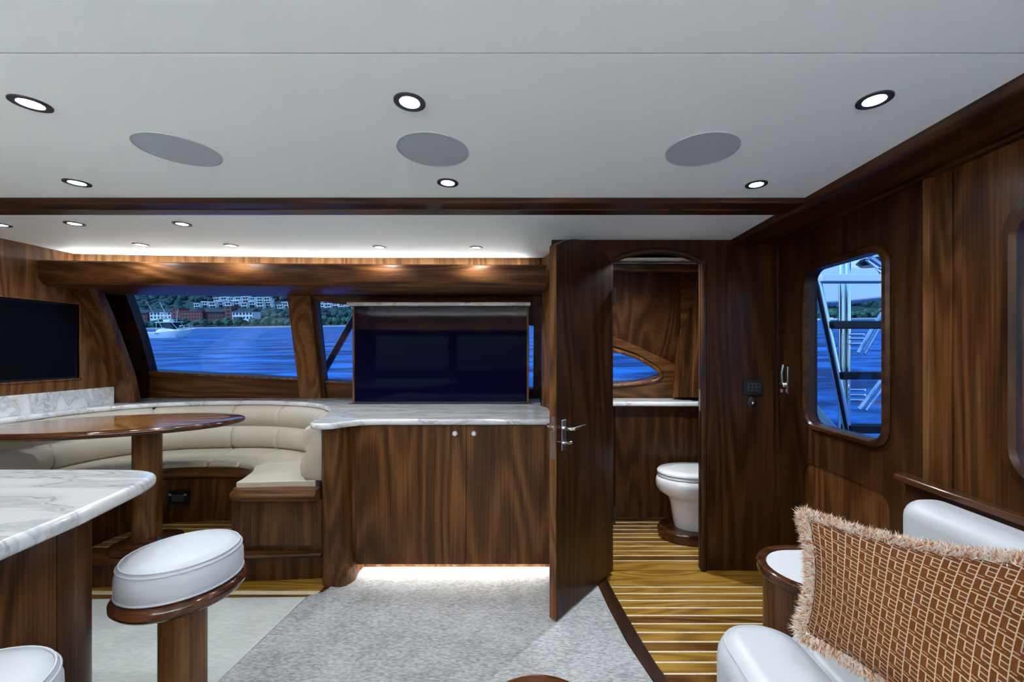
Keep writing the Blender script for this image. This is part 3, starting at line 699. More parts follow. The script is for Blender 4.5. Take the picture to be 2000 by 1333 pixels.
build('pedestal', G().lathe([(.068, .0), (.068, .71)], (-2.33, 2.445, .18), 28), 'walnut_lt', tb, smooth=50)
build('pedestal_base', G().lathe([(0, 0), (.165, 0), (.172, .01), (.165, .025), (.12, .04), (.085, .046), (.070, .06)], (-2.33, 2.445, .167), 40), 'gloss', tb, smooth=50)

# ================================================================== GALLEY ISLAND, STOOLS
isl = thing('galley_island', (-1.8, .9, 0), 'walnut galley island with a white veined marble top', 'island')
top = [(-2.7, .30), (-1.115, .30), (-1.135, .86)] + crom([(-1.165, 1.05), (-1.205, 1.20), (-1.235, 1.30), (-1.275, 1.37), (-1.345, 1.405), (-1.45, 1.415), (-1.6, 1.418)], 5) + [(-2.7, 1.418)]
build('marble_top', G().slab(top, .878, .92), 'marble', isl, bevel=.017, seg=4, smooth=60, ang=40)
body = [(-2.6, .35), (-1.325, .35), (-1.325, 1.135)]
build('side_panel', G().slab([(-2.6, .35), (-1.325, .35), (-1.325, 1.128), (-2.6, 1.128)], .0075, .878), 'walnut', isl)
build('corner_post', G().slab([(-2.6, 1.131)] + crom([(-1.325, 1.131), (-1.325, 1.17), (-1.335, 1.215), (-1.36, 1.25), (-1.40, 1.262)], 4) + [(-2.6, 1.262)], .0075, .878), 'walnut', isl, smooth=50)
st = thing('bar_stool', (-1.078, 1.246, 0), 'round white leather bar stool standing by the rounded corner of the island', 'stool', 'round bar stools at the island')
c0 = (-1.078, 1.246, 0)
build('seat_rim', G().lathe([(0, .585), (.13, .585), (.150, .592), (.161, .606), (.161, .618), (.152, .63), (0, .632)], c0, 48), 'gloss', st, smooth=60)
build('cushion', G().lathe([(0, .632), (.140, .632), (.1475, .640), (.1505, .66), (.1495, .69), (.144, .711), (.134, .724), (.11, .731), (.06, .735), (0, .736)], c0, 48), 'white', st, smooth=60)
for (r, z) in ((.1455, .712), (.1395, .7215)):
    build('piping', G().tube([(c0[0] + r * math.cos(2 * math.pi * i / 48), c0[1] + r * math.sin(2 * math.pi * i / 48), z) for i in range(48)], .0022, 6, True), 'white', st, smooth=60)
build('piping', G().tube([(c0[0] + .149 * math.cos(2 * math.pi * i / 48), c0[1] + .149 * math.sin(2 * math.pi * i / 48), .640) for i in range(48)], .003, 6, True), 'white', st, smooth=60)
inn, _ = rrect(c0[0] - .05, c0[0] + .05, c0[1] - .05, c0[1] + .05, .03, 4)
build('column', G().slab(inn, .03, .586), 'walnut_lt', st, smooth=50)
build('foot', G().lathe([(0, .0105), (.13, .0105), (.14, .018), (.13, .03), (.07, .04), (0, .04)], c0, 36), 'gloss', st, smooth=60)
dup(st, (-1.037, .70, 0), 'round white leather bar stool standing along the straight side of the island')

# ================================================================== SOFA, SIDE TABLE, PILLOW, ROUND TABLE
sofa = thing('sofa', (1.1, .6, 0), 'white leather built-in sofa with a walnut capped back panel', 'sofa')
def cush(x0, x1, y0, y1, z0, z1, r, bev):
    inn, _ = rrect(x0, x1, y0, y1, r, 8); return G().slab(inn, z0, z1), bev
g, b = cush(.535, .80, -.6, 1.318, .20, .475, .12, .07); build('front_bolster', g, 'white', sofa, bevel=b, seg=6, smooth=75, ang=50)
sp = [(.60 + .0, 1.20 - .0, .476)]
g, b = cush(.795, 1.25, -.6, 1.33, .22, .435, .06, .04); build('seat_cushion', g, 'white', sofa, bevel=b, seg=5, smooth=75, ang=50)
g, b = cush(1.215, 1.375, -.6, 1.405, .40, .835, .07, .06); build('back_cushion', g, 'white', sofa, bevel=b, seg=6, smooth=75, ang=50)
build('base', G().box(.60, 1.36, -.6, 1.30, .013, .22), 'walnut_dk', sofa, bevel=.01)
build('back_panel', G().box(1.378, 1.402, -.6, 1.535, .013, .835), 'walnut_dky', sofa)
inn, _ = rrect(1.352, 1.410, -.6, 1.575, .028, 6)
build('cap_rail', G().slab(inn, .836, .862), 'gloss_y', sofa, bevel=.008, seg=3)
inn, _ = rrect(.5555, .7795, -.58, 1.2975, .10, 8)
build('piping', G().tube([(x, y, .4555) for x, y in inn], .0022, 6, True), 'white', sofa, smooth=60)

stb = thing('side_table', (1.1, 1.56, 0), 'low walnut side table with round end and inset white top', 'side table')
def stadium(cx, cy, r, x1, n=20):
    return [(cx + r * math.cos(R(90 + 180 * i / n)), cy + r * math.sin(R(90 + 180 * i / n))) for i in range(n + 1)] + [(x1, cy - r), (x1, cy + r)]
build('body', G().slab(stadium(1.04, 1.565, .158, 1.37), 0, .462), 'walnut', stb, smooth=50)
so, si_ = stadium(1.04, 1.565, .182, 1.372), stadium(1.04, 1.565, .145, 1.372)
build('rim', G().plate_ring([(x, y, .462) for x, y in so], [(x, y, .462) for x, y in si_], (0, 0, .04)), 'gloss', stb, bevel=.012, seg=3, smooth=60, ang=50)
build('inset_top', G().slab(si_, .463, .494), 'porcelain', stb)

rt = thing('round_table', (0, .955, 0), 'small round varnished pedestal table standing on the carpet', 'table')
c1 = (0, .955, 0)
build('table_top', G().lathe([(0, .415), (.14, .415), (.158, .422), (.165, .434), (.160, .446), (.146, .4505), (0, .4505)], c1, 48), 'gloss', rt, smooth=60)
build('pedestal', G().lathe([(.03, .02), (.028, .416)], c1, 24), 'gloss', rt)
build('foot', G().lathe([(0, .011), (.12, .011), (.115, .022), (.04, .03), (0, .03)], c1, 36), 'gloss', rt)

def pillow_mat():
    m, n, b = newmat('rust_velvet'); N = n.nodes
    uv = N.new('ShaderNodeUVMap'); sp = N.new('ShaderNodeSeparateXYZ'); L(n, uv.outputs[0], sp.inputs[0])
    def mth(op, a, b_=None, c=None):
        x = N.new('ShaderNodeMath'); x.operation = op
        for i, q in enumerate((a, b_, c)):
            if q is None: continue
            if isinstance(q, (int, float)): x.inputs[i].default_value = q
            else: L(n, q, x.inputs[i])
        return x.outputs[0]
    U = mth('MULTIPLY', sp.outputs[0], 15.0); col = mth('FLOOR', U); a = mth('FRACT', U)
    V = mth('MULTIPLY', sp.outputs[1], 11.0)
    V = mth('ADD', V, mth('MULTIPLY', a, .28)); V = mth('ADD', V, mth('MULTIPLY', col, .0))
    bq = mth('FRACT', V)
    def line(x, c, w_): return mth('LESS_THAN', mth('ABSOLUTE', mth('SUBTRACT', x, c)), w_)
    def OR(*k):
        r = k[0]
        for q in k[1:]: r = mth('MAXIMUM', r, q)
        return r
    def AND(*k):
        r = k[0]
        for q in k[1:]: r = mth('MULTIPLY', r, q)
        return r
    lo = mth('LESS_THAN', bq, .62); rt_ = mth('GREATER_THAN', a, .46)
    m1 = OR(line(a, .0, .040), line(a, 1.0, .040), AND(line(bq, .0, .032), rt_), AND(line(bq, 1.0, .032), rt_), AND(line(bq, .62, .035)),
            AND(line(a, .46, .042), lo), AND(line(bq, .31, .03), rt_), AND(line(bq, .82, .02), mth('LESS_THAN', a, .46)))
    nz = N.new('ShaderNodeTexNoise'); nz.inputs['Scale'].default_value = 260; nz.inputs['Detail'].default_value = 3
    r1 = N.new('ShaderNodeValToRGB'); r1.color_ramp.elements[0].color = (.070, .020, .003, 1); r1.color_ramp.elements[1].color = (.20, .066, .014, 1)
    r1.color_ramp.elements[0].position = .3; r1.color_ramp.elements[1].position = .7
    L(n, nz.outputs['Fac'], r1.inputs[0])
    mx = N.new('ShaderNodeMix'); mx.data_type = 'RGBA'; L(n, m1, mx.inputs[0]); L(n, r1.outputs[0], mx.inputs[6]); mx.inputs[7].default_value = (.56, .43, .32, 1)
    L(n, mx.outputs[2], b.inputs['Base Color']); b.inputs['Roughness'].default_value = .85
    b.inputs['Sheen Weight'].default_value = .05; b.inputs['Specular IOR Level'].default_value = .1; b.inputs['Sheen Tint'].default_value = (.9, .5, .3, 1)
    inv = mth('SUBTRACT', 1.0, m1); h = mth('ADD', inv, mth('MULTIPLY', nz.outputs['Fac'], .4))
    bp = N.new('ShaderNodeBump'); bp.inputs['Strength'].default_value = .8; bp.inputs['Distance'].default_value = .004
    L(n, h, bp.inputs['Height']); L(n, bp.outputs['Normal'], b.inputs['Normal'])
    return m
M['pillow'] = pillow_mat()
TLp, BLp, TRp, BRp = P(1572, 1008, 1.215), P(1566, 1236, 1.13), P(2085, 1105, .93), P(2010, 1560, .80)
pil = thing('fringed_pillow', tuple((BLp + BRp) / 2), 'rust velvet pillow with cream lattice and fringed edge on the sofa', 'pillow')
NP = 28
nrm = (BRp - BLp).cross(TLp - BLp).normalized()
if nrm.y > 0: nrm = -nrm
def psurf(s, t, side):
    p = BLp.lerp(BRp, s).lerp(TLp.lerp(TRp, s), t)
    e = (max(0, 4 * s * (1 - s)) ** .55) * (max(0, 4 * t * (1 - t)) ** .55)
    # edges pull in between the corners
    pin = .028
    cx = (s - .5); cy = (t - .5)
    ru = (BRp - BLp); rv = (TLp - BLp)
    p = p - rv.normalized() * pin * (1 - (2 * cx) ** 2) * 2 * cy - ru.normalized() * pin * (1 - (2 * cy) ** 2) * 2 * cx
    wr_ = .010 * noise.noise(Vector((s * 5, t * 4, 2))) + .012 * math.exp(-((s - .12 - .25 * (.35 - t)) / .05) ** 2) * -1 * math.exp(-((t - .25) / .22) ** 2)
    return p + nrm * side * (.078 * e + (wr_ * e if side > 0 else 0))
vs = []; fs = []; uvs = []
for side in (1, -1):
    for j in range(NP + 1):
        for i in range(NP + 1):
            s, t = i / NP, j / NP; vs.append(psurf(s, t, side)); uvs.append((s, t))
off = (NP + 1) ** 2
for b_ in (0, off):
    for j in range(NP):
        for i in range(NP):
            a = b_ + j * (NP + 1) + i; q = (a, a + 1, a + NP + 2, a + NP + 1); fs.append(q if b_ == 0 else q[::-1])
me = bpy.data.meshes.new('cover'); o0 = Vector(pil['_at'])
me.from_pydata([tuple(Vector(p) - o0) for p in vs], [], fs)
ul = me.uv_layers.new(name='UVMap')
for lp in me.loops: ul.data[lp.index].uv = uvs[lp.vertex_index]
for p in me.polygons: p.use_smooth = True
me.materials.append(M['pillow']); cvr = bpy.data.objects.new('cover', me); C.objects.link(cvr); cvr.parent = pil
# fringe: thousands of short tufts along the four edges
def fringe(name, mat, count, seed):
    rn = random.Random(seed); g = G()
    for k in range(count):
        e = rn.random()
        q = k % 4; 
        if q == 0: s, t, od = e, 1, (TLp - BLp)
        elif q == 1: s, t, od = 0, e, (BLp - BRp)
        elif q == 2: s, t, od = e, 0, (BLp - TLp)
        else: s, t, od = 1, e, (BRp - BLp)
        p = psurf(s, t, 1); od = od.normalized()
        d = (od + Vector((rn.gauss(0, .45), rn.gauss(0, .45), rn.gauss(0, .45)))).normalized()
        ln = rn.uniform(.020, .034); bend = Vector((rn.gauss(0, .3), rn.gauss(0, .3), rn.gauss(0, .3) - .1)) * ln
        sd_ = d.cross(Vector((rn.gauss(0, 1), rn.gauss(0, 1), rn.gauss(0, 1)))).normalized() * rn.uniform(.0009, .0018)
        up = d.cross(sd_).normalized() * sd_.length
        p0 = p - od * .004 + Vector((rn.gauss(0, .003), rn.gauss(0, .003), rn.gauss(0, .003))); p1 = p0 + d * ln * .6; p2 = p0 + d * ln + bend * .5
        g.add([p0 - sd_, p0 + sd_, p0 + up * 1.6, p1 - sd_, p1 + sd_, p1 + up * 1.6, p2], [(0, 1, 4, 3), (1, 2, 5, 4), (2, 0, 3, 5), (3, 4, 6), (4, 5, 6), (5, 3, 6)])
    o = build(name, g, mat, pil, smooth=0); o['kind'] = 'stuff'; return o
M['cream'] = plain('cream_thread', (.85, .68, .54), .8)
M['cream2'] = plain('pale_thread', (.86, .81, .75), .8)
fringe('cream_fringe', 'cream', 9000, 1); fringe('pale_fringe', 'cream2', 6000, 2); fringe('rust_fringe', 'rust', 4500, 3)

# ================================================================== SWITCH PANEL ON THE BULKHEAD
cpn = thing('control_panel', (1.296, 2.468, 1.06), 'black control panel with grey display on the walnut bulkhead', 'control panel')
build('frame', G().box(1.236, 1.358, 2.458, 2.4685, 1.058, 1.152), 'black', cpn, bevel=.003)
dsp = build('display', G().box(1.262, 1.336, 2.455, 2.459, 1.083, 1.130), 'display', cpn)
for i in range(3):
    for j in range(2):
        build('key', G().box(1.266 + i * .024, 1.284 + i * .024, 2.4535, 2.456, 1.087 + j * .022, 1.104 + j * .022), 'black', dsp)
kb = thing('push_latch', (1.29, 2.468, 1.012), 'oval black push latch with steel button on the walnut bulkhead', 'latch')
g = G().lathe([(0, 0), (.026, 0), (.026, .006), (.018, .010), (0, .010)], (0, 0, 0), 28); g.v = [(1.29 + a * .95, 2.4685 - c, 1.012 + b * 1.35) for a, b, c in g.v]
build('rosette', g, 'black', kb, smooth=60)
g = G().lathe([(0, 0), (.010, 0), (.010, .014), (.007, .017), (0, .017)], (0, 0, 0), 20); g.v = [(1.29 + a, 2.462 - c, 1.012 + b) for a, b, c in g.v]
build('button', g, 'chrome', kb, smooth=60)

# ================================================================== TOILET COMPARTMENT CONTENTS
va_ = thing('vanity', (.7, 3.3, 0), 'walnut vanity with a white marble top in the toilet compartment', 'vanity')
vf = [(.116, 3.08), (.42, 3.09), (.50, 3.13), (.60, 3.15), (1.30, 3.15), (1.428, 3.14), (1.428, 3.41), (.116, 3.41)]
build('marble_top', G().slab(vf, .894, .93), 'marble', va_, bevel=.012, seg=3, ang=50)
build('front_panel', G().box(.116, .60, 3.20, 3.23, 0, .894), 'walnut_dk', va_, bevel=.003)
build('front_panel', G().box(.604, 1.14, 3.195, 3.23, 0, .894), 'walnut_dk', va_, bevel=.003)
build('front_panel', G().box(1.144, 1.428, 3.20, 3.23, 0, .894), 'walnut_dk', va_, bevel=.003)
build('skirting', G().box(.116, 1.428, 3.185, 3.20, .0, .022), 'walnut_dkx', va_, bevel=.004)
to = thing('toilet', (1.13, 2.93, .0), 'white porcelain toilet on a dark varnished plinth', 'toilet')
tc_ = (1.10, 2.93)
def tplan(k, z, ln=.25, wd=.185, back=.27, dx=0):
    o = []
    for i in range(24):
        a = R(90 + 180 * i / 23); o.append((tc_[0] + dx + ln * k * math.cos(a), tc_[1] + wd * k * math.sin(a), z))
    o += [(tc_[0] + back, tc_[1] - wd * k * .9, z), (tc_[0] + back, tc_[1] + wd * k * .9, z)]
    return o
def loft(levels):
    g = G(); n = len(levels[0]); vs = [p for l in levels for p in l]
    fs = [(q * n + i, q * n + (i + 1) % n, (q + 1) * n + (i + 1) % n, (q + 1) * n + i) for q in range(len(levels) - 1) for i in range(n)]
    fs += [tuple(range(n))[::-1], tuple(range((len(levels) - 1) * n, len(levels) * n))]
    return g.add(vs, fs)
build('bowl', loft([tplan(.60, .075, dx=.03), tplan(.64, .12, dx=.03), tplan(.70, .22, dx=.03), tplan(.74, .275, dx=.025), tplan(.80, .295, dx=.02), tplan(.93, .33), tplan(1.0, .365), tplan(1.0, .40), tplan(.97, .425), tplan(.92, .432)]), 'porcelain', to, smooth=60)
build('seat', loft([tplan(.92, .434), tplan(.955, .437), tplan(.955, .448), tplan(.94, .452)]), 'porcelain', to, smooth=50)
build('lid', loft([tplan(.93, .456), tplan(.965, .459), tplan(.965, .470), tplan(.93, .478), tplan(.6, .482)]), 'porcelain', to, smooth=50)
build('plinth', loft([tplan(.93, .002), tplan(.95, .02), tplan(.95, .06), tplan(.90, .075)]), 'gloss', to, smooth=50)
for s_ in (-.5, .5): build('tank_button', G().lathe([(0, .0), (.02, 0), (.018, .012), (0, .012)], (1.33, 2.93 + s_ * .08, .482), 16), 'chrome', to)

# ================================================================== OUTSIDE (the boat heels, so sea and shore are tilted against the cabin)
EXT = Matrix.Translation((0, 0, -1.5)) @ Matrix.Rotation(R(4.2), 4, 'X') @ Matrix.Rotation(R(-.8), 4, 'Y')
def xt(o): o.matrix_world = EXT @ o.matrix_world; return o
def sea_mat():
    m, n, b = newmat('sea'); N = n.nodes
    tc = N.new('ShaderNodeTexCoord'); mp = N.new('ShaderNodeMapping'); mp.inputs['Scale'].default_value = (.35, 1.0, 1)
    L(n, tc.outputs['Object'], mp.inputs[0])
    n1 = N.new('ShaderNodeTexNoise'); n1.inputs['Scale'].default_value = .36; n1.inputs['Detail'].default_value = 9; n1.inputs['Roughness'].default_value = .62; n1.inputs['Distortion'].default_value = .3
    L(n, mp.outputs[0], n1.inputs[0])
    r = N.new('ShaderNodeValToRGB'); e = r.color_ramp.elements
    e[0].position = .43; e[0].color = (.001, .016, .11, 1); e[1].position = .60; e[1].color = (.024, .20, .62, 1)
    L(n, n1.outputs['Fac'], r.inputs[0]); L(n, r.outputs[0], b.inputs['Base Color'])
    b.inputs['Roughness'].default_value = .45; b.inputs['Specular IOR Level'].default_value = .25
    bp = N.new('ShaderNodeBump'); bp.inputs['Strength'].default_value = 1; bp.inputs['Distance'].default_value = .5
    L(n, n1.outputs['Fac'], bp.inputs['Height']); L(n, bp.outputs['Normal'], b.inputs['Normal'])
    return m
M['sea'] = sea_mat()
g = G().add([(-2500, -1500, 0), (2500, -1500, 0), (2500, 1500, 0), (-2500, 1500, 0)], [(0, 1, 2, 3)])
xt(tag(build('sea', g, 'sea', smooth=0), 'choppy deep blue sea outside the windows', 'sea', kind='structure'))
M['sand'] = plain('beach_sand', (.42, .44, .42), .9)
M['hill'] = plain('hill_ground', (.02, .05, .05), .95, var=.4, bscale=.1)
def leafm(name, c, sc):
    return plain(name, c, .9, var=.75, bscale=sc, bump=1)
M['forest'] = leafm('forest_leaves', (.018, .060, .055), .35)
M['shoretree'] = leafm('shore_leaves', (.035, .11, .075), .5)
M['trunk'] = plain('bark', (.10, .08, .06), .9)
def hz(x, y): return max(.6, (y - 318) * .215 + 3 * noise.noise(Vector((x * .012, y * .012, 1))) + .02 * max(0, -x - 150)) if y > 312 else .5
g = G(); nx, ny = 110, 40; vs = []
for j in range(ny + 1):
    for i in range(nx + 1):
        x = -900 + 1700 * i / nx; y = 306 + 420 * j / ny; vs.append((x, y, hz(x, y)))
g.add(vs, [(j * (nx + 1) + i, j * (nx + 1) + i + 1, (j + 1) * (nx + 1) + i + 1, (j + 1) * (nx + 1) + i) for j in range(ny) for i in range(nx)])
xt(tag(build('hillside', g, 'hill', smooth=60), 'dark green hillside beyond the bay', 'hill', kind='structure'))
g = G().box(-900, 800, 292, 312, -.5, .9)
xt(tag(build('beach', g, 'sand'), 'pale beach strip along the far shore', 'beach', kind='structure'))
def ico(sub):
    bm = bmesh.new(); bmesh.ops.create_icosphere(bm, subdivisions=sub, radius=1); v = [tuple(p.co) for p in bm.verts]; f = [tuple(q.index for q in p.verts) for p in bm.faces]; bm.free(); return v, f
iv, if_ = ico(2)
rn = random.Random(11); g = G(); cnt = 0
while cnt < 4600:
    y = rn.uniform(345, 640); k = rn.uniform(-1.25, -.30) if rn.random() < .68 else rn.uniform(.5, 1.9); x = k * y
    r_ = rn.uniform(2.2, 4.6); z = hz(x, y); sd2 = rn.random() * 50
    if 368 < y < 424 and -.86 < k < -.42: continue
    v = []
    for p in iv:
        q = Vector(p); s_ = 1 + .35 * noise.noise(q * 1.8 + Vector((sd2, 0, 0))); v.append((x + q.x * r_ * s_, y + q.y * r_ * s_, z + r_ * .4 + q.z * r_ * .8 * s_))
    g.add(v, if_); cnt += 1
xt(tag(build('forest', g, 'forest', smooth=60), 'dense dark forest covering the hillside', 'forest', kind='stuff'))
# shore trees as individuals
protos = []
for q in range(3):
    t = thing('shore_tree', (0, 0, 0), 'bushy green tree growing along the far beach', 'tree', 'trees along the far beach')
    g = G()
    for k in range(6):
        c = Vector((rn.uniform(-1.6, 1.6), rn.uniform(-1, 1), rn.uniform(2.6, 4.6))); r_ = rn.uniform(1.3, 2.1); s0 = rn.random() * 90
        g.add([tuple(c + Vector(p) * r_ * (1 + .4 * noise.noise(Vector(p) * 2 + Vector((s0, 0, 0))))) for p in iv], if_)
    build('crown', g, 'shoretree', t, smooth=60); build('trunk', G().tube([(0, 0, 0), (.1, 0, 1.5), (.2, 0, 3)], .25, 6, r2=.15), 'trunk', t)
    protos.append(t)
first = [True] * 3
for i in range(64):
    k = -1.08 + .68 * i / 46 if i < 46 else .62 + .28 * (i - 46) / 17
    y = (309, 321)[i % 2] + rn.uniform(-1, 1); x = k * y; q = i % 3; s_ = rn.uniform(.75, 1.35)
    if first[q]: t = protos[q]; first[q] = False; t.location = (x, y, .4); t.scale = (s_ * 1.2, s_, s_)
    else: t = dup(protos[q], (x, y, .4), rotz=rn.uniform(0, 6), scale=(s_ * 1.2, s_, s_))
    if i >= 46: t['label'] = 'bushy green tree on the wooded shore seen through the cockpit door'; t['group'] = 'trees seen through the cockpit door'
    else: t['label'] = 'bushy green tree growing along the far beach'; t['group'] = 'trees along the far beach'
    bpy.context.view_layer.update(); xt(t)
# villas on the slope
M['villa'] = plain('villa_plaster', (.80, .84, .86), .8); M['dark_open'] = plain('dark_opening', (.01, .02, .04), .5)
M['pink'] = plain('terracotta_plaster', (.30, .085, .075), .85); M['slate'] = plain('slate_roof', (.035, .045, .06), .8); M['wine'] = plain('maroon_plaster', (.17, .05, .055), .85)
def villa(kind):
    t = thing('hillside_villa', (0, 0, 0), 'white terraced villa on the forested slope', 'house', 'white villas on the slope')
    build('wall', G().box(-2.6, 2.6, 0, 4, -3, 5.2), 'villa', t, smooth=0)
    build('roof', G().box(-3.0, 3.0, -.7, 4.2, 5.2, 5.7), 'villa', t, smooth=0)
    for i in range(2):
        for j in range(2):
            build('window', G().box(-2.1 + i * 2.3, -.3 + i * 2.3, -.06, .3, .4 + j * 2.5, 2.2 + j * 2.5), 'dark_open', t, smooth=0)
    build('balcony', G().box(-2.7, 2.7, -.9, 0, 2.3, 2.6), 'villa', t, smooth=0)
    if kind: build('side_wing', G().box(2.6, 4.2, .8, 4, -3, 3.4), 'villa', t, smooth=0)
    return t
vpro = [villa(0), villa(1)]; vfirst = [True, True]
def uvk(u, v, y):                                # a pixel on a slope point at depth y (in the tilted frame)
    k = (u - U0) / F; e = (V0 - v) / F
    Mi = EXT.inverted(); c = Mi @ Vector((0, 0, HC)); d = (Mi.to_3x3() @ Vector((k, 1, e)))
    tt = (y - c.y) / d.y; return c + d * tt
vl = [(385 + 15.5 * i, 607 + (i % 3), 385 + (i % 2) * 6) for i in range(10)] + [(424 + 14 * i, 594 - .2 * i, 412) for i in range(8)] + \
     [(548, 611, 380), (558, 607, 392), (570, 613, 384), (628, 606, 384), (641, 608, 380), (655, 604, 388), (668, 607, 384), (682, 609, 384), (634, 596, 410), (660, 594, 412)]
for i, (u, v, y) in enumerate(vl):
    p = uvk(u, v, y); p.z = max(p.z, hz(p.x, p.y) - .5); q = i % 2; s_ = .95 + .15 * ((i * 7) % 3) / 2
    if vfirst[q]: t = vpro[q]; vfirst[q] = False; t.location = p; t.scale = (s_, s_, s_)
    else: t = dup(vpro[q], p, scale=(s_, s_, s_))
    t['label'], t['group'] = (('white villa in the lower row above the hotel', 'lower row of white villas') if i < 10 else ('white villa in the upper row high on the forested slope', 'upper row of white villas') if i < 18 else ('white villa on the slope right beside the dark trees', 'villas beside the dark trees') if i < 21 else ('white villa seen through the window behind the raised screen', 'villas behind the raised screen'))
    bpy.context.view_layer.update(); xt(t)
def hotel(u0, u1, v0, v1, y, wall, label, roof=None, cols=6, rows=3, name='hotel_wing'):
    a = uvk(u0, v1, y); b = uvk(u1, v0, y); wd_ = b.x - a.x; h = b.z - a.z
    t = thing(name, (0, 0, 0), label, 'building'); t.location = (0, 0, 0)
    rh = h * .32 if roof else 0
    build('wall', G().box(a.x, b.x, y, y + 10, a.z - 3, a.z + h - rh), wall, t, smooth=0)
    if roof:
        build('roof', G().prism([(a.x - .2, y - .8, a.z + h - rh), (a.x - .2, y + 5, a.z + h), (a.x - .2, y + 10.5, a.z + h - rh)], (wd_ + .4, 0, 0)), roof, t, smooth=0)
    else: build('parapet', G().box(a.x - .3, b.x + .3, y - .3, y + 10, a.z + h - .5, a.z + h), wall, t, smooth=0)
    for i in range(cols):
        for j in range(rows):
            cw = wd_ / cols; rhh = (h - rh) / rows
            build('window', G().box(a.x + cw * (i + .22), a.x + cw * (i + .78), y - .08, y + .5, a.z + rhh * (j + .2), a.z + rhh * (j + .78)), 'dark_open', t, smooth=0)
    return xt(t)
hotel(240, 286, 605, 627, 331, 'wine', 'low maroon hotel wing with dark roof behind the moored boat', 'slate', 7, 2)
hotel(293, 333, 603, 624, 331, 'villa', 'pale hotel wing with dark roof beside the terracotta block', 'slate', 6, 2)
hotel(351, 394, 607, 626, 330, 'pink', 'flat-roofed terracotta hotel block with rows of windows', None, 8, 3)
hotel(338, 349, 602, 626, 330, 'pink', 'narrow terracotta stair tower rising over the flat hotel block', None, 2, 3, 'hotel_tower')
hotel(397, 437, 603, 624, 332, 'wine', 'long maroon hotel wing with slate roof next to the slim tower', 'slate', 7, 2)
hotel(440, 451, 598, 626, 332, 'pink', 'slim terracotta hotel tower between two slate-roofed wings', None, 1, 4, 'hotel_tower')
hotel(454, 492, 602, 625, 332, 'villa', 'hotel wing with slate roof and bright window bays', 'slate', 6, 2)
# moored sport fishing boat
Mi = EXT.inverted()
bp0 = uvk(334, 660, 92)
bt = thing('fishing_boat', (0, 0, 0), 'white sport fishing boat with outriggers moored in the bay', 'boat')
def hull():
    g = G(); st_ = []
    for i in range(15):
        t = i / 14; x = -5.6 + 11.4 * t; w_ = 1.75 * (1 - max(0, (t - .45) / .55) ** 2.2); sh = 1.25 + .75 * t ** 1.6; kx = x
        rake = 2.6 * (max(0, t - .55) / .45) ** 1.5
        st_.append([(x - rake * .9, 0, -.35), (x - rake * .8, w_ * .72, -.05), (x - rake * .2, w_ * .92, sh * .55), (x, max(w_, .03), sh), (x, max(w_ - .12, 0), sh + .08), (x, 0, sh + .18),
                    (x, -max(w_ - .12, 0), sh + .08), (x, -max(w_, .03), sh), (x - rake * .2, -w_ * .92, sh * .55), (x - rake * .8, -w_ * .72, -.05)])
    n = 10; g.add([p for s_ in st_ for p in s_], [(q * n + i, q * n + (i + 1) % n, (q + 1) * n + (i + 1) % n, (q + 1) * n + i) for q in range(14) for i in range(n)] + [tuple(range(n)), tuple(range(14 * n, 15 * n))])
    return g
build('hull', hull(), 'white_gel', bt, smooth=50)
g = G(); sec = []
for (x, h, w_) in ((-2.6, 1.5, 1.35), (-2.2, 2.1, 1.35), (-1.0, 2.35, 1.35), (.6, 2.35, 1.25), (2.2, 2.0, 1.0), (3.6, 1.9, .5)):
    sec.append([(x, -w_, 1.4), (x, -w_ * .9, h - .2), (x, -w_ * .5, h), (x, w_ * .5, h), (x, w_ * .9, h - .2), (x, w_, 1.4)])
n = 6; g.add([p for s_ in sec for p in s_], [(q * n + i, q * n + (i + 1) % n, (q + 1) * n + (i + 1) % n, (q + 1) * n + i) for q in range(5) for i in range(n)] + [tuple(range(n)), tuple(range(30, 36))])
build('deckhouse', g, 'white_gel', bt, smooth=50)
build('hardtop', G().box(-2.6, 2.4, -1.3, 1.3, 3.65, 3.82), 'white_gel', bt, bevel=.06)
build('console_screen', G().prism([(-.6, -1.15, 2.4), (1.9, -1.0, 2.3), (.9, -1.0, 3.6), (-.6, -1.1, 3.6)], (0, 2.2, 0)), 'dark_open', bt)
build('flybridge_seat', G().box(-1.2, .6, -.6, .6, 3.83, 4.4), 'white_gel', bt, bevel=.15)
for (a, b_) in (((-2.4, -1.2, 1.6), (-2.2, -1.2, 3.7)), ((-2.4, 1.2, 1.6), (-2.2, 1.2, 3.7)), ((2.9, -.9, 2.0), (1.6, -1.2, 3.7)), ((2.9, .9, 2.0), (1.6, 1.2, 3.7)), ((-2.0, -1, 3.8), (-1.4, -.6, 6.0)), ((-.6, -1, 3.8), (-1.2, -.6, 6.0)), ((-2.0, 1, 3.8), (-1.4, .6, 6.0)), ((-.6, 1, 3.8), (-1.2, .6, 6.0))):
    build('tower_leg', G().tube([a, b_], .05, 6), 'white_gel', bt)
build('tower_top', G().box(-1.8, -.9, -.6, .6, 5.9, 6.05), 'white_gel', bt)
for s_ in (-1, 1): build('outrigger', G().tube([(-.6, s_ * 1.3, 2.2), (-5.6 + (1 - s_) * 1.7, s_ * 3.2, 8.8)], .06, 6, r2=.03), 'white_gel', bt)
build('antenna', G().tube([(1.8, 0, 3.8), (2.3, 0, 6.8)], .04, 6), 'white_gel', bt)
build('bow_rail', G().tube([(3.4, -.9, 2.75), (5.0, -.45, 3.0), (5.9, 0, 3.05), (5.0, .45, 3.0), (3.4, .9, 2.75)], .035, 6), 'chrome', bt)
for (x, y_) in ((3.4, -.9), (4.3, -.65), (5.2, -.35), (5.9, 0), (5.2, .35), (4.3, .65)): build('stanchion', G().tube([(x, y_, 1.9), (x, y_, 2.95)], .03, 6), 'chrome', bt)
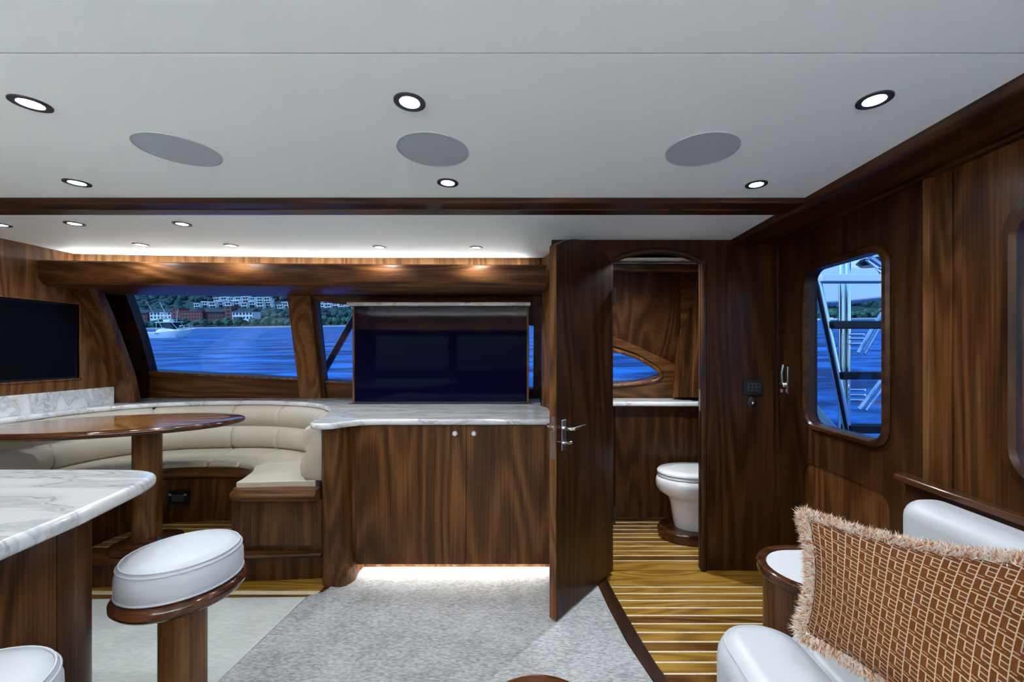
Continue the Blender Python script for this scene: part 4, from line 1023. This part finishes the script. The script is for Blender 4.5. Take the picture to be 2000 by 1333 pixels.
build('pulpit', G().box(5.2, 6.6, -.25, .25, 2.02, 2.12), 'white_gel', bt)
for i in range(3): build('porthole', G().box(-2.3 + i * .38, -2.08 + i * .38, -1.78, -1.66, 1.0, 1.1), 'dark_open', bt)
bt.location = bp0; bt.rotation_euler.z = R(-4); bt.scale = (.93,) * 3
bpy.context.view_layer.update(); xt(bt)
# small craft far off in the door view
for i, (u, v, lab) in enumerate(((1592, 619, 'small white skiff anchored off the wooded far shore'), (1626, 619, 'small white skiff anchored off the wooded far shore'), (1722, 619, 'small white skiff anchored off the wooded far shore'))):
    p = uvk(u, v, 270)
    s = thing('skiff', (0, 0, 0), lab, 'boat', 'skiffs off the far shore')
    build('hull', G().prism([(-3, 0, .1), (2.6, 0, .1), (3.4, 0, 1.0), (-3, 0, .9)], (0, 1.8, 0)), 'white_gel', s)
    build('cabin', G().box(-1, .8, .2, 1.6, .9, 1.6), 'white_gel', s)
    s.location = (p.x, 270, 0); bpy.context.view_layer.update(); xt(s)

# ---- own boat outside: cockpit ladder, flybridge overhang, tower legs, handrail
lad = thing('cockpit_ladder', tuple(P(1660, 860, 3.0)), 'stainless cockpit ladder with dark treads outside the door', 'ladder')
def lr(dx): return [P(1562 + dx, 505, 3.0), P(1583 + dx, 520, 3.0), P(1592 + dx, 536, 3.0), P(1599 + dx, 560, 3.0), P(1628 + dx, 700, 3.0), P(1660 + dx, 860, 3.0), P(1690 + dx, 1010, 3.0)]
build('rail', G().tube(lr(0), .027, 12), 'chrome', lad); build('rail', G().tube(lr(135), .027, 12), 'chrome', lad)
for (u, v, mt) in ((1597, 545, 'white_gel'), (1617, 635, 'black_tread'), (1637, 734, 'black_tread'), (1653, 838, 'black_tread'), (1676, 940, 'black_tread')):
    p = P(u, v, 3.0)
    build('tread', G().box(p.x, p.x + .50, 2.95, 3.06, p.z - .027, p.z + .027), mt, lad, bevel=.008)
fb = thing('flybridge_overhang', tuple(P(1650, 560, 3.9)), 'white underside of the flybridge above the cockpit', 'overhang')
pts = [P(1515, 600, 3.9), P(1580, 596, 3.9), P(1650, 592, 3.9), P(1738, 583, 3.9), P(1840, 565, 3.9), P(1840, 515, 3.9), P(1730, 522, 3.9), P(1660, 518, 3.9), P(1600, 512, 3.9), P(1515, 505, 3.9)]
build('coaming', G().prism(pts, (0, .5, 0)), 'white_gel', fb, bevel=.03, seg=3)
pts = [P(1515, 545, 4.45), P(1840, 545, 4.45), P(1840, 510, 4.45), P(1690, 500, 4.45), P(1600, 497, 4.45), P(1515, 480, 4.45)]
build('roof_panel', G().prism(pts, (0, .8, 0)), 'white_gel', fb, bevel=.03)
g = G().lathe([(0, 0), (.10, 0), (.13, .03), (.10, .06), (0, .065)], tuple(P(1708, 520, 3.5)), 24); build('spotlight', g, 'black', fb)
build('spotlight_arm', G().tube([P(1712, 520, 3.5), P(1722, 532, 3.5), P(1736, 545, 3.5)], .02, 8), 'chrome', fb)
tw = thing('tower_legs', tuple(P(1650, 850, 3.5)), 'pair of upright stainless tower legs behind the cockpit ladder', 'tower')
for u, r_ in ((1643, .022), (1654, .028)):
    build('leg', G().tube([P(u, 470, 3.5), P(u, 1050, 3.5)], r_, 12), 'chrome', tw)
build('leg', G().tube([P(1712, 515, 4.1), P(1718, 480, 4.1)], .02, 8), 'chrome', tw)
for (a, b_) in (((1722, 612), (1676, 690)), ((1731, 616), (1688, 692)), ((1722, 742), (1678, 800)), ((1733, 745), (1690, 802)), ((1730, 850), (1700, 900)), ((1740, 853), (1712, 902))):
    build('rod_holder', G().tube([P(*a, 3.3), P(*b_, 3.3)], .015, 8), 'chrome', tw)
for (u, v) in ((1660, 654), (1660, 662), (1660, 672), (1662, 762), (1662, 772), (1662, 782)):
    build('clamp_bar', G().tube([P(u, v, 3.45), P(u + 28, v, 3.35)], .010, 8), 'chrome', tw)
cg = thing('cockpit_coaming', tuple(P(1600, 860, 3.2)), 'white cockpit coaming below the ladder', 'coaming')
build('coaming_side', G().prism([P(1500, 715, 3.3), P(1578, 768, 3.3), P(1640, 838, 3.3), P(1690, 930, 3.3), P(1500, 930, 3.3)], (0, .14, 0)), 'white_gel', cg, bevel=.02)
tag(build('side_handrail', G().tube([P(600, 790, 3.75), P(637, 718, 3.75), P(690, 625, 3.75), P(750, 520, 3.75)], .030, 10), plain('dark_rail', (.01, .02, .06), .3)), 'dark slanting handrail on the side deck outside the window', 'handrail')
for o in list(bpy.data.objects):
    if '_at' in o: del o['_at']
